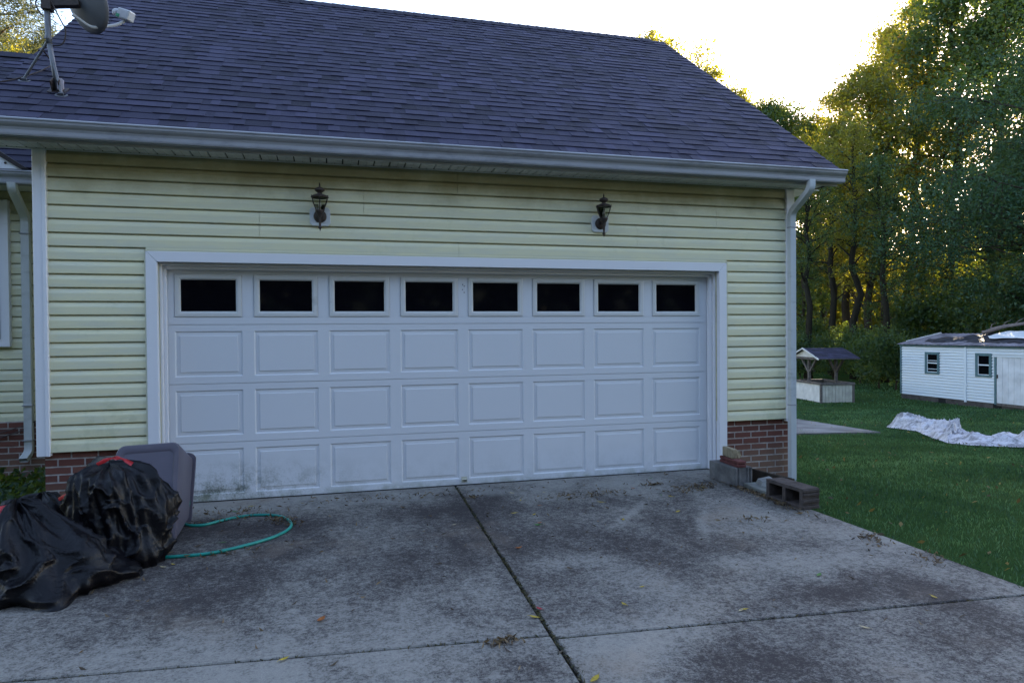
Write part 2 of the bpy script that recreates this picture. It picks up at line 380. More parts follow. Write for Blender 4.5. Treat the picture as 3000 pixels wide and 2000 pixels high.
# ------------------------------------------------------------------ house
house = empty('house', (2.7, -.14, 0), 'yellow vinyl-sided house with double garage, dark shingle roof and red brick base', 'house')
SX0, SX1 = -.877, 6.248; SB, EXP = .533, .1155
def course(m, x0, x1, z, yw, top=None):
    zs = [(yw+.003, z+.010), (yw-.0185, z-.001), (yw-.0200, z+.003), (yw-.0195, z+.062), (yw-.0175, z+.071), (yw-.0105, z+.084), (yw-.0045, z+.102), (yw+.013, z+.104), (yw+.013, z+.126)]
    if top is not None:
        zs = [(y, min(q, top)) for y, q in zs]
    n = len(zs)
    m.add([(x0, y, q) for y, q in zs] + [(x1, y, q) for y, q in zs], [(k, k+1, n+k+1, n+k) for k in range(n-1)])
    m.add([(x0, y, q) for y, q in zs], [tuple(range(n))]); m.add([(x1, y, q) for y, q in zs], [tuple(range(n-1, -1, -1))])
wall = MB()
wall.box(-.95, 0-.045, -.118, .06, .537, 3.2); wall.box(5.412, 6.33, -.118, .06, .537, 3.2); wall.box(-.045, 5.412, -.118, .06, 2.142, 3.2)
wall.box(-.95, -.85, .06, 7.5, -.3, 3.2); wall.box(6.24, 6.33, .06, 7.5, -.3, 3.2)
wall.prism([(-.05, 3.2), (7.4, 3.2), (3.5, 6.1)], 'x', -.95, -.88); wall.prism([(-.05, 3.2), (7.4, 3.2), (3.5, 6.1)], 'x', 6.25, 6.33)
wallo = wall.build('wall', simple('wall_sheathing', (.5, .47, .3), .8), house)
YW = -.133
seams = {7: [2.60], 8: [.789, 4.47], 9: [1.706, 5.393], 10: [2.594]}
for p in range(11):
    z0 = SB + 2*p*EXP
    spans = []
    if z0 + 2*EXP < 2.24: spans = [(SX0, -.136), (5.514, SX1)]
    elif p == 7: spans = [(SX0, -.136), (5.514, SX1)]
    else: spans = [(SX0, SX1)]
    for a, b in spans:
        cuts = [a] + [s for s in seams.get(p, []) if a < s < b] + [b]
        for i in range(len(cuts)-1):
            m = MB()
            for k in (0, 1): course(m, cuts[i]+(.0012 if i else 0), cuts[i+1]-(.0 if i == len(cuts)-2 else .0012), z0+k*EXP, YW - .0008*(i % 2), 3.062)
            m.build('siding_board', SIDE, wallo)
m = MB()                                                     # boards just over the door head
for i, (a, b) in enumerate(((-.136, 2.599), (2.601, 5.514))):
    m = MB(); course(m, a, b, SB+15*EXP, YW)
    m.add([(a, YW-.0195, 2.243), (b, YW-.0195, 2.243), (b, YW-.0185, SB+15*EXP+.003), (a, YW-.0185, SB+15*EXP+.003)], [(0, 1, 2, 3)])
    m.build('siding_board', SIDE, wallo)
# corner posts
for x0, x1 in ((-.978, -.877), (6.248, 6.352)):
    m = MB(); m.box(x0, x1, -.168, .08, .503, 3.062)
    m.box(x1-.03 if x0 < 0 else x0, x1 if x0 < 0 else x0+.012, -.176, -.168, .503, 3.062)
    m.build('corner_post', TRIM, house, bevel=.004)
# brick base
def brick_wall(x0, x1, yf, ztop, zbot, name='brick_base', off=0.):
    m = MB(); m.box(x0, x1, yf+.0035, yf+.09, zbot, ztop); w = m.build(name, MORT, house)
    proto = {}
    k = 0; z = ztop - .012
    while z > zbot + .02:
        x = x0 - (.1015 if (k % 2) else 0) - off
        while x < x1:
            a, b = max(x, x0), min(x+.189, x1)
            if b-a > .025:
                key = round(b-a, 3)
                if key not in proto:
                    q = MB(); q.box(-(b-a)/2, (b-a)/2, 0, .07, -.0268, .0268); me = q.mesh('brick'); me.materials.append(BRICK); proto[key] = me
                o = bpy.data.objects.new('brick', proto[key]); COL.objects.link(o); o.parent = w
                o.location = Vector(((a+b)/2, yf + rnd.uniform(-.002, .002), z-.0285)) - wloc(w)
                o.rotation_euler = (0, rnd.uniform(-.006, .006), rnd.uniform(-.006, .006))
                bv = None
            x += .203
        z -= .0667; k += 1
    return w
brick_wall(-.935, -.134, -.112, .545, -.10)
brick_wall(5.514, 6.31, -.112, .545, -.17, off=.08)
brick_wall(-2.5, -.975, 1.77, .60, -.12, off=.05)

# door opening trim and jambs
tr = MB()
def mitre(m, y0, y1, xa, xb, zt, w, zb):
    m.prism([(xa-w, zt+w), (xb+w, zt+w), (xb, zt), (xa, zt)], 'y', y0, y1)
    m.prism([(xa-w, zb), (xa-w, zt+w-.0015), (xa-.001, zt-.0015), (xa-.001, zb)], 'y', y0, y1)
    m.prism([(xb+w, zb), (xb+w, zt+w-.0015), (xb+.001, zt-.0015), (xb+.001, zb)], 'y', y0, y1)
mitre(tr, -.172, -.10, -.045, 5.412, 2.142, .090, .012)
tr.build('door_trim', TRIM, house, bevel=.003)
jc = MB(); jc.box(-.147, -.136, -.166, -.12, .53, 2.247); jc.box(5.503, 5.514, -.166, -.12, .53, 2.247); jc.box(-.147, 5.514, -.160, -.12, 2.233, 2.2405)
jc.build('siding_channel', vinyl('cream_channel', (.55, .54, .40)), house)
jb = MB(); jb.box(-.045, -.025, -.10, .02, .0, 2.142); jb.box(5.392, 5.412, -.10, .02, .0, 2.142); jb.box(-.025, 5.392, -.10, .02, 2.12, 2.142)
jb.box(-.025, 0.0, -.05, -.008, .01, 2.12); jb.box(5.357, 5.392, -.05, -.008, .01, 2.12); jb.box(0., 5.357, -.06, -.008, 2.09, 2.12)
jb.box(5.366, 5.39, -.062, -.05, .01, 2.1)
jb.build('door_jamb', TRIM, house, bevel=.003)
# garage door
PITCH_, X0_, PW, SH = .6653, 2.6643, .566, .5334
gd = MB(); gd.box(-.03, 5.385, .012, .05, 0.004, 2.134)
gd = gd.build('garage_door', DOOR, house, origin=(2.677, .02, 0))
ph0, ph1 = .064, .474                                         # panel hole heights inside a section
for r in range(4):
    z0 = r*SH; m = MB(); a, b = (ph0, ph1) if r < 3 else (.068, .455)
    gap = .0022
    zb_ = z0 + gap if r else .008
    m.box(-.03, 5.385, 0, .012, zb_, z0+a); m.box(-.03, 5.385, 0, .012, z0+b, z0+SH-gap)
    edges = [-.03] + [X0_+PITCH_*(i-3.5)+s*PW/2 for i in range(8) for s in (-1, 1)] + [5.385]
    for i in range(0, 18, 2): m.box(edges[i], edges[i+1], 0, .012, z0+a, z0+b)
    m.build('door_section', DOOR, gd)
def panel_mesh(w, h):
    m = MB(); rings = [(0, 0), (.004, .004), (.011, .0105), (.040, .0085), (.0435, .0015), (.047, .0015)]; vs_ = []; fs = []
    for ins, y in rings:
        vs_ += [(-w/2+ins, y, -h/2+ins), (w/2-ins, y, -h/2+ins), (w/2-ins, y, h/2-ins), (-w/2+ins, y, h/2-ins)]
    for i in range(len(rings)-1):
        for k in range(4): fs.append((i*4+k, i*4+(k+1) % 4, i*4+4+(k+1) % 4, i*4+4+k))
    e = (len(rings)-1)*4; fs.append((e, e+1, e+2, e+3)); m.add(vs_, fs); return m.mesh('raised_panel')
pm = panel_mesh(PW, ph1-ph0)
for r in range(3):
    for i in range(8):
        o = link('raised_panel', pm, DOOR, gd, (X0_+PITCH_*(i-3.5), .0, r*SH+(ph0+ph1)/2))
def winframe(w, h, gw, gh, dz):
    m = MB(); vs_ = []; fs = []
    rings = [(w/2, h/2, 0, 0.), (w/2, h/2, 0, -.006), (w/2-.005, h/2-.005, 0, -.009), (w/2-.03, h/2-.028, dz*.6, -.011), (gw/2+.010, gh/2+.010, dz, -.008), (gw/2+.006, gh/2+.006, dz, -.001), (gw/2, gh/2, dz, .006)]
    for a, b, c, y in rings: vs_ += [(-a, y, -b+c), (a, y, -b+c), (a, y, b+c), (-a, y, b+c)]
    for i in range(len(rings)-1):
        for k in range(4): fs.append((i*4+k, i*4+(k+1) % 4, i*4+4+(k+1) % 4, i*4+4+k))
    return m.add(vs_, fs).mesh('window_frame')
zc = 3*SH + (.068+.455)/2; GW, GH = .457, .281; gzc = 1.8614
wf = winframe(PW-.006, .387-.004, GW, GH, gzc-zc)
WFM = vinyl('window_frame_plastic', (.57, .575, .57), (.22, .22, .20))
pn = MB(); pn.box(-GW/2-.004, GW/2+.004, .0045, .010, -GH/2-.004, GH/2+.004); pn = pn.mesh('pane')
for i in range(8):
    x = X0_+PITCH_*(i-3.5)
    link('window_frame', wf, WFM, gd, (x, 0, zc)); link('pane', pn, GLASS, gd, (x, 0, gzc))
for dx, dz in ((-.006, .0), (.012, .035), (.010, -.028), (-.004, .05)):
    q = MB(); q.lathe([(.006, 0), (.0055, .003), (.003, .005)], 8, Matrix.Translation((2.668+dx, -.0, 1.935+dz)) @ Matrix.Rotation(R(90), 4, 'X'))
    q.build('bolt', STEEL, gd)
h = MB(); h.box(2.632, 2.687, -.030, -.001, .058, .064); h.box(2.632, 2.687, -.004, -.001, .03, .085); h.box(2.632, 2.636, -.03, -.004, .034, .058)
h.box(2.683, 2.687, -.03, -.004, .034, .058)
h.build('lift_handle', vinyl('cream_handle', (.5, .49, .40)), gd)
ws = MB(); ws.box(-.02, 5.375, -.012, .03, -.012, .006); ws.build('bottom_seal', simple('black_rubber', (.012, .012, .012), .8), gd)

# soffit, fascia, gutter
RX0, RX1 = -1.29, 6.672
m = MB(); m.box(RX0, RX1, -.45, -.432, 3.045, 3.20); m.build('fascia', FASC, house, bevel=.003)
m = MB(); m.box(RX0, RX1, -.168, -.152, 3.056, 3.064); m.build('soffit_channel', SOFF, house)
m = MB(); m.box(RX0, RX1, -.445, -.10, 3.080, 3.084); sfo = m.build('soffit', simple('soffit_gap', (.03, .028, .022), .9), house)
x = RX0; W_ = .1405
sp = MB(); sp.prism([(.004, 3.079), (.004, 3.067), (.007, 3.065), (.064, 3.065), (.067, 3.070), (.071, 3.070), (.074, 3.065), (.130, 3.065), (.133, 3.067), (.133, 3.079)], 'y', 0, .262)
sp.v = [(p[0], p[1], p[2]) for p in sp.v]
spm = sp.mesh('soffit_panel', (0, 0, 3.07))
while x < RX1-.1:
    link('soffit_panel', spm, SOFF, sfo, (x, -.432, 3.07)); x += W_
rk = MB(); rk.box(6.36, RX1, -.142, .6, 3.066, 3.078)
sl_ = .75
def roofz(y): return 3.21 + sl_*(y+.50)
rk.add([(6.34, -.44, roofz(-.44)-.16), (RX1, -.44, roofz(-.44)-.16), (RX1, 3.5, roofz(3.5)-.16), (6.34, 3.5, roofz(3.5)-.16)], [(0, 1, 2, 3)])
rk.build('rake_soffit', SOFF, house)
rb = MB()
for X in (RX0, RX1-.02):
    rb.prism([(-.45, roofz(-.45)-.17), (3.5, roofz(3.5)-.17), (3.5, roofz(3.5)-.012), (-.45, roofz(-.45)-.012)], 'x', X, X+.02)
rb.build('rake_board', FASC, house)
def gutter(name, x0, x1, yb, zt, parent):
    P = [(0, .125), (0, 0), (-.078, 0), (-.082, .012), (-.082, .040), (-.090, .060), (-.106, .075), (-.117, .090), (-.119, .106), (-.126, .111), (-.127, .118), (-.119, .126), (-.110, .125), (-.108, .119)]
    m = MB(); m.sweep([(yb+p[0], zt-.125+p[1]) for p in P], 'x', x0, x1)
    m.add([(x0, yb+p[0], zt-.125+p[1]) for p in P], [tuple(range(len(P)))]); m.add([(x1, yb+p[0], zt-.125+p[1]) for p in P], [tuple(range(len(P)-1, -1, -1))])
    o = m.build(name, GUT, parent); s = o.modifiers.new('s', 'SOLIDIFY'); s.thickness = .002; return o
gutter('gutter', RX0+.02, 6.70, -.45, 3.197, house)
def smooth_path(pts, k=6, rr=.06):
    out = [Vector(pts[0])]
    for i in range(1, len(pts)-1):
        a, b, c = Vector(pts[i-1]), Vector(pts[i]), Vector(pts[i+1])
        p = b + (a-b).normalized()*min(rr, (a-b).length*.45); q = b + (c-b).normalized()*min(rr, (c-b).length*.45)
        for j in range(k+1):
            t = j/k; out.append(p*(1-t)**2 + b*2*t*(1-t) + q*t*t)
    out.append(Vector(pts[-1])); return out
def downspout(pts, w, d, parent):
    ribs = []
    for k in range(7):                                        # ribbed front and back, plain sides
        ribs += [(-1+2*k/7+.04, -1.), (-1+2*k/7+.10, -.90), (-1+2*k/7+.20, -.90), (-1+2*k/7+.26, -1.)]
    P = [(p[0]*w/2, p[1]*d/2) for p in ribs] + [(w/2, d/2), (-w/2, d/2)]
    path = smooth_path(pts); m = MB(); n = len(P); vs_ = []; fs = []
    for i, p in enumerate(path):
        t = (path[min(i+1, len(path)-1)]-path[max(i-1, 0)]).normalized()
        X = Vector((1, 0, 0)); Y = t.cross(X).normalized()
        if Y.y < 0: Y = -Y
        vs_ += [p + X*a + Y*b for a, b in P]
    for i in range(len(path)-1):
        for k in range(n): fs.append((i*n+k, i*n+(k+1) % n, (i+1)*n+(k+1) % n, (i+1)*n+k))
    fs.append(tuple(range(n))); m.add(vs_, fs)
    return m.build('downspout', DSP, parent)
dr = downspout([(6.284, -.520, 3.085), (6.284, -.520, 2.99), (6.286, -.204, 2.79), (6.286, -.204, -.15)], .070, .056, house)
for z in (2.63, .69):
    m = MB(); m.box(6.249, 6.323, -.234, -.175, z-.006, z+.006); m.build('strap', GUT, dr)
# roofs
def shingle_roof(name, x0, x1, y0, z0, y1, slope, nind, full=True, xvis=None):
    c = 1/math.hypot(1, slope); s = slope*c; L = (y1-y0)/c
    m = MB(); e = .02
    m.prism([(y0+.01, z0-.03), (y1, z0+slope*(y1-y0)-.03), (y1, z0+slope*(y1-y0)-.005), (y0+.01, z0+slope*.01-.005)], 'x', x0+.01, x1-.01)
    if full:                                                    # rear slope
        yb = 2*y1-y0; zr = z0+slope*(y1-y0)
        m.prism([(y1, zr-.03), (yb, z0-.03), (yb, z0), (y1, zr)], 'x', x0+.01, x1-.01)
    roof = m.build(name, SHIN, house, origin=((x0+x1)/2, y0, z0))
    ex = .1435; rows = int(L/ex)+1; variants = {}; big = MB(); tint = []; k = 0; pieces = []
    for r in range(rows):
        a0 = r*ex; a1 = min(a0+ex+.03, L); x = x0 + rnd.uniform(-.12, 0); shade = rnd.uniform(-.05, .05); wav = rnd.uniform(-.004, .004)
        while x < x1:
            w = rnd.choice((.075, .10, .125, .15, .18, .22)); hi = rnd.random() < .5
            xa, xb = max(x, x0), min(x+w, x1)
            if xb-xa > .015: pieces.append((r, xa, xb, a0 + (0 if hi else .0) , a1, hi, w, min(1, max(0, rnd.gauss(.46 if hi else .36, .17)+shade)), wav))
            x += w
    c_, s_ = c, s
    def corners(p, loc=False):
        r, xa, xb, a0, a1, hi, w, t, wav = p
        th = .013 if hi else .0075
        wv = .006*noise.noise(Vector((xa*1.3, r*3.1, 0))); wv2 = .006*noise.noise(Vector((xb*1.3, r*3.1, 0)))
        P = []
        for x, a, h in ((xa, a0+wv, th), (xb, a0+wv2, th), (xb, a1, .001), (xa, a1, .001), (xa, a0+wv, -.002), (xb, a0+wv2, -.002)):
            P.append((x, y0 + a*c_ - h*s_, z0 + a*s_ + h*c_))
        return P
    F = [(0, 1, 2, 3), (4, 5, 1, 0), (4, 0, 3), (5, 2, 1)]
    ncnt = 0
    for p in pieces:
        P = corners(p)
        vis = nind and p[1] > xvis[0] and p[2] < xvis[1] and p[0] < 7
        if vis and ncnt < nind:
            ncnt += 1; q = MB(); org = Vector(P[0]); q.add(P, F); o = q.build('shingle', SHIN, roof, origin=org)
            a = o.data.attributes.new('tint', 'FLOAT', 'FACE'); a.data.foreach_set('value', [p[7]]*4)
        else:
            big.add(P, F); tint += [p[7]]*4
    if big.v:
        o = big.build('shingles', SHIN, roof); o['kind'] = 'stuff'
        a = o.data.attributes.new('tint', 'FLOAT', 'FACE'); a.data.foreach_set('value', tint)
    return roof
gr = shingle_roof('roof', RX0, RX1, -.50, 3.21, 3.497, .75, 300, True, (-1.2, 6.7))
# ridge caps, lapped one over the next; the last run at the right end is missing
m_ = [MB() for _ in range(1)]
x = RX0; kk = 0
while x < 6.33:
    q = MB(); zt = roofz(3.5); t = .012
    for sgn in (-1, 1):
        q.add([(x, 3.497, zt+.030), (x+.19, 3.497, zt+.022), (x+.19, 3.497+sgn*.14, zt-.105+.016), (x, 3.497+sgn*.14, zt-.105+.024),
               (x, 3.497, zt+.012), (x, 3.497+sgn*.14, zt-.105+.004), (x+.19, 3.497+sgn*.14, zt-.105+.0)], [(0, 1, 2, 3), (0, 3, 5, 4), (3, 2, 6, 5)])
    o = q.build('ridge_cap', SHIN, gr); a = o.data.attributes.new('tint', 'FLOAT', 'FACE'); a.data.foreach_set('value', [rnd.uniform(.05, .3)]*6)
    x += .145
mr = shingle_roof('roof', -9.0, -.98, 1.30, 3.21, 4.18, .75, 0, True)
q = MB()
for sgn in (-1, 1): q.add([(-9, 4.18, 5.40), (-1.0, 4.18, 5.40), (-1.0, 4.18+sgn*.15, 5.285), (-9, 4.18+sgn*.15, 5.285)], [(0, 1, 2, 3)])
o = q.build('ridge_cap', SHIN, mr); a = o.data.attributes.new('tint', 'FLOAT', 'FACE'); a.data.foreach_set('value', [.1]*2)
# recessed main wing at the left
mw = MB(); mw.box(-9, -.955, 1.80, 1.9, -.3, 3.2); mwo = mw.build('wall', simple('wall_sheathing_rear', (.5, .47, .3), .8), house)
for k in range(22):
    z = .585 + k*.114
    for a, b in ((-2.6, -.98),):
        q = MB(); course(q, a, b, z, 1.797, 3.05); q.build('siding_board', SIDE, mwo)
m = MB(); m.box(-9, -.98, 1.375, 1.393, 3.045, 3.2); m.build('fascia', FASC, house)
m = MB(); m.box(-9, -.98, 1.393, 1.80, 3.062, 3.072); m.build('soffit', SOFF, house)
gutter('gutter', -9, -.985, 1.375, 3.175, house)
dl = downspout([(-1.69, 1.30, 3.06), (-1.69, 1.31, 2.99), (-1.735, 1.72, 2.78), (-1.735, 1.72, .27), (-1.76, 1.63, .20)], .078, .056, house)
for z in (2.60, .77, .40):
    m = MB(); m.box(-1.783, -1.687, 1.677, 1.75, z-.005, z+.005); m.build('strap', GUT, dl)
# window on the main wing: only its right-hand trim is in view
m = MB(); m.box(-2.9, -1.90, 1.735, 1.80, 1.40, 2.955); wnd = m.build('window', TRIM, house, bevel=.006)
m = MB(); m.box(-2.9, -1.905, 1.728, 1.735, 1.40, 1.43); m.box(-1.94, -1.90, 1.722, 1.735, 1.40, 2.955); m.build('sill', TRIM, wnd)
m = MB(); m.box(-2.8, -1.99, 1.728, 1.734, 1.48, 2.88); m.build('pane', GLASS, wnd)
# little white porch gable rising from the lower gutter
m = MB(); m.prism([(-1.60, 3.19), (-4.4, 3.19), (-3.0, 4.10)], 'y', 1.28, 2.6); gb = m.build('porch_gable', TRIM, house)
m = MB(); m.prism([(-1.53, 3.19), (-1.60, 3.19), (-3.0, 4.10), (-3.0, 4.17)], 'y', 1.25, 2.65)
m.prism([(-4.47, 3.19), (-4.4, 3.19), (-3.0, 4.10), (-3.0, 4.17)], 'y', 1.25, 2.65)
m.build('rake_board', simple('dark_rake', (.035, .028, .03), .8), gb)
m = MB(); m.lathe([(.012, 0), (.012, .012)], 10, Matrix.Translation((-1.735, 1.285, 3.245)) @ Matrix.Rotation(R(90), 4, 'X')); m.build('bolt', IRON, gb)
# loose black cables beside the left downspout
m = MB(); m.tube(smooth_path([(-1.56, 1.76, 3.05), (-1.60, 1.75, 2.85), (-1.63, 1.755, 2.4), (-1.63, 1.755, 1.3), (-1.62, 1.755, .75), (-1.66, 1.75, .55), (-2.05, 1.74, .42)], 5, .15), .007, 6)
m.tube(smooth_path([(-1.49, 1.74, 1.12), (-1.55, 1.73, 1.12), (-1.60, 1.73, 1.03), (-1.52, 1.73, .92), (-1.46, 1.74, .80)], 5, .05), .007, 6)
m.tube(smooth_path([(-1.46, 1.74, .70), (-1.58, 1.73, .66), (-1.70, 1.73, .58), (-2.1, 1.74, .46)], 5, .1), .006, 6)
m.build('cable', IRON, house)

# ------------------------------------------------------------------ wall lanterns
def chamfer_box(m, w, h, y0, y1, c):
    m.prism([(-w/2+c, -h/2), (w/2-c, -h/2), (w/2, -h/2+c), (w/2, h/2-c), (w/2-c, h/2), (-w/2+c, h/2), (-w/2, h/2-c), (-w/2, -h/2+c)], 'y', y0, y1)
def clear_glass():
    t = NT('clear_lantern_glass'); b = t.n('ShaderNodeBsdfTransparent'); b.inputs[0].default_value = (.88, .90, .88, 1)
    gl = t.n('ShaderNodeBsdfGlossy'); gl.inputs['Roughness'].default_value = .08
    fr = t.n('ShaderNodeFresnel'); fr.inputs[0].default_value = 1.5; mx = t.n('ShaderNodeMixShader')
    t.t.links.new(fr.outputs[0], mx.inputs[0]); t.t.links.new(b.outputs[0], mx.inputs[1]); t.t.links.new(gl.outputs[0], mx.inputs[2])
    t.t.links.new(mx.outputs[0], t.out.inputs[0]); return t.m
LGL = clear_glass()
def lantern(x, z, label, turn):
    e = empty('wall_lantern', (x, -.142, z), label, 'wall lantern', 'black coach lanterns over the garage door')
    def add(m, name, mat, smooth=False, bevel=0):
        o = link(name, m.mesh(name, (0, 0, 0), smooth), mat); o.parent = e; o.location = (0, 0, 0)
        if bevel: b = o.modifiers.new('b', 'BEVEL'); b.width = bevel; b.segments = 2
        return o
    A = Matrix.Translation((0, -.125, 0)) @ Matrix.Rotation(turn, 4, 'Z') @ Matrix.Diagonal((1.12, 1.12, 1, 1))
    m = MB(); chamfer_box(m, .182, .168, -.032, .03, .022); add(m, 'mounting_block', DSP, bevel=.004)
    m = MB(); m.lathe([(.058, 0), (.058, .008), (.046, .020), (.020, .028)], 20, Matrix.Translation((0, -.032, 0)) @ Matrix.Rotation(R(90), 4, 'X')); add(m, 'wall_plate', IRON, True)
    m = MB(); m.tube([(0, -.05, -.005), (0, -.09, -.012), (0, -.125, -.010)], [.014, .011, .011], 8)
    m.lathe([(.002, -.145), (.006, -.128), (.014, -.115), (.016, -.108), (.008, -.100), (.010, -.07), (.011, -.02), (.020, .0), (.032, .024), (.036, .034), (.036, .042), (.0, .042)], 14, A); add(m, 'arm', IRON, True)
    m = MB(); m.lathe([(.030, .042), (.052, .10), (.066, .150)], 6, A, False, False); add(m, 'lamp_glass', LGL)
    m = MB()
    for k in range(6):
        a = k*math.pi/3; cs, sn = math.cos(a), math.sin(a)
        m.tube([A @ Vector((r*cs, r*sn, zz)) for r, zz in ((.033, .040), (.045, .075), (.060, .115), (.070, .158))], .0042, 5)
        m.lathe([(.001, .170), (.006, .165), (.001, .158)], 6, A @ Matrix.Translation((.072*cs, .072*sn, 0)))
    m.lathe([(.074, .152), (.074, .160), (.066, .160), (.066, .152), (.074, .152)], 6, A, False, False); add(m, 'cage', IRON)
    m = MB(); m.lathe([(.072, .158), (.058, .172), (.036, .182), (.020, .188), (.016, .196), (.026, .204), (.038, .214), (.041, .224), (.036, .234), (.022, .243), (.009, .249), (.0055, .256), (.007, .264), (.004, .278), (.0008, .290)], 16, A); add(m, 'cap', IRON, True)
    m = MB(); m.lathe([(.010, .042), (.010, .066)], 8, A); m.lathe([(.008, .066), (.013, .082), (.010, .105), (.002, .130)], 8, A); add(m, 'bulb', PLAST, True)
    return e
lantern(1.315, 2.578, 'black coach lantern over the left half of the garage door, nearer the dish', R(30))
lantern(4.055, 2.602, 'black coach lantern over the right half of the garage door, nearer the downspout corner', R(12))

# ------------------------------------------------------------------ satellite dish
dish = empty('satellite_dish', (-.836, .013, 3.595), 'grey satellite dish on a strutted mast at the roof left end', 'satellite dish')
def dadd(m, name, mat, parent=None, smooth=False): return m.build(name, mat, parent or dish, smooth=smooth)
b0 = Vector((-.836, .013, 3.60))
m = MB(); m.tube([b0, (-.90, .02, 4.02)], .020, 10); dadd(m, 'lower_arm', STEEL, smooth=True)
m = MB(); m.tube([(-.898, .02, 4.0), (-.905, .02, 4.06), (-.915, .02, 4.52)], .024, 10); mast = dadd(m, 'mast', STEEL, smooth=True)
m = MB(); m.lathe([(.030, -.012), (.030, .012)], 10, Matrix.Translation((-.904, .02, 4.05))); dadd(m, 'collar', STEEL)
for ft in ((-1.147, .181, 3.725), (-.787, -.06, 3.545)):
    f = Vector(ft); m = MB(); m.tube([(-.905, .02, 4.03), f+Vector((0, 0, .02))], .011, 8); st = dadd(m, 'strut', STEEL)
    m = MB(); M = Matrix.Translation(f) @ Matrix.Rotation(R(36.87), 4, 'X')
    m.lathe([(.05, 0), (.05, .006), (.034, .006), (.034, 0), (.05, 0)], 14, M, False, False); m.box(-.02, .02, -.008, .008, .0, .022, M); dadd(m, 'foot', STEEL, st)
M = Matrix.Translation(b0+Vector((0, 0, -.0))) @ Matrix.Rotation(R(36.87), 4, 'X')
m = MB(); m.box(-.06, .07, -.055, .075, -.005, .008, M); m.prism([(-.04, 0), (.05, 0), (.02, .11), (-.02, .11)], 'x', -.03, -.024)
m = MB(); m.box(-.07, .07, -.05, .07, 0.0, .010, M); m.box(-.034, -.026, -.04, .05, .01, .10, M); m.box(.026, .034, -.04, .05, .01, .10, M); dadd(m, 'base_plate', IRON)
m = MB(); chamfer_box(m, .05, .10, -.03, -.02, .014); m.v = [(p[0]-.80, p[1]-.012, p[2]+3.645) for p in m.v]; dadd(m, 'label_plate', simple('pale_label', (.42, .36, .38), .6), None)
# reflector: shallow bowl seen from behind
ax = Vector((.56, .72, .40)).normalized(); ux = Vector((0, 0, 1)).cross(ax).normalized(); uy = ax.cross(ux)
c0 = Vector((-.640, .06, 4.415)); m = MB(); vs_ = []; fs = []; NR, NA = 7, 36
for i in range(NR+1):
    for k in range(NA):
        a = 2*math.pi*k/NA; rr = i/NR
        for _ in (0,): vs_.append(c0 + ux*(.235*rr*math.cos(a)) + uy*(.27*rr*math.sin(a)) + ax*(.075*rr*rr - .05))
for i in range(NR):
    for k in range(NA): fs.append((i*NA+k, i*NA+(k+1) % NA, (i+1)*NA+(k+1) % NA, (i+1)*NA+k))
m.add(vs_, fs); o = dadd(m, 'reflector', DISHM, None, True); s = o.modifiers.new('s', 'SOLIDIFY'); s.thickness = .006
m = MB(); m.bar((-.91, .02, 4.36), c0 - ax*.05, .07, .10); m.box(-.94, -.87, -.03, .06, 4.28, 4.42); dadd(m, 'bracket', IRON)
m = MB(); m.tube(smooth_path([(-.72, .02, 4.27), (-.60, .10, 4.20), (-.42, .18, 4.28), (-.35, .20, 4.34)], 4, .05), .014, 8); dadd(m, 'feed_arm', PLAST)
M = Matrix.Translation((-.36, .20, 4.385)) @ Matrix.Rotation(R(-25), 4, 'Z') @ Matrix.Rotation(R(20), 4, 'Y')
m = MB(); m.box(-.055, .075, -.04, .04, -.045, .045, M); m.lathe([(.04, 0), (.032, .06)], 12, M @ Matrix.Translation((-.055, 0, 0)) @ Matrix.Rotation(R(-90), 4, 'Y')); o = dadd(m, 'receiver', PLAST); b = o.modifiers.new('b', 'BEVEL'); b.width = .012; b.segments = 2
m = MB(); m.box(-.052, -.015, -.0425, -.0405, -.040, -.012, M); dadd(m, 'sticker', simple('green_sticker', (.05, .32, .16), .5), o)
m = MB(); m.tube(smooth_path([(-.90, -.01, 4.42), (-.80, -.02, 4.20), (-.76, .0, 4.12), (-.79, .02, 4.0), (-.88, .03, 3.99), (-1.02, .2, 4.02), (-1.03, .5, 4.0), (-1.09, .35, 3.87), (-1.22, .15, 3.715), (-1.40, .0, 3.605)], 5, .06), .006, 6); dadd(m, 'cable', IRON)
m = MB(); m.tube(smooth_path([(-.95, .02, 4.40), (-.99, -.02, 4.33), (-.96, -.02, 4.25), (-.93, -.01, 4.22)], 5, .04), .006, 6); dadd(m, 'cable', IRON)

# ------------------------------------------------------------------ plastic tub on its side
tub = empty('plastic_tub', (.08, -1.0, 0), 'large grey plastic tub tipped on its side against the garage door', 'plastic tub')
def quad_loop(q, rad, n=7):
    BL, BR, TR, TL = [Vector(p) for p in q]; out = []
    for cu, cv, a0 in ((1-rad, rad*.7, -90), (1-rad, 1-rad*.7, 0), (rad, 1-rad*.7, 90), (rad, rad*.7, 180)):
        for k in range(n):
            a = R(a0 + 90*k/(n-1)); u = cu + rad*math.cos(a); v = cv + rad*.7*math.sin(a)
            out.append(BL*(1-u)*(1-v) + BR*u*(1-v) + TR*u*v + TL*(1-u)*v)
    return out
Q0 = [(-.17, -1.375, .004), (.300, -1.325, .004), (.296, -1.09, .712), (-.112, -1.12, .702)]
Q1 = [(-.235, -.60, .004), (.262, -.60, .004), (.300, -.585, .505), (-.205, -.62, .53)]
def lerpq(t, grow=0):
    q = [Vector(a)*(1-t)+Vector(b)*t for a, b in zip(Q0, Q1)]; c = sum(q, Vector())/4
    return [c + (p-c)*(1+grow) for p in q]
loops = [quad_loop(lerpq(0, -.16), .10), quad_loop(lerpq(0, -.13), .11), quad_loop(lerpq(.005, -.025), .12), quad_loop(lerpq(.05, 0), .12)] + [quad_loop(lerpq(t), .11) for t in (.3, .6, .9)]
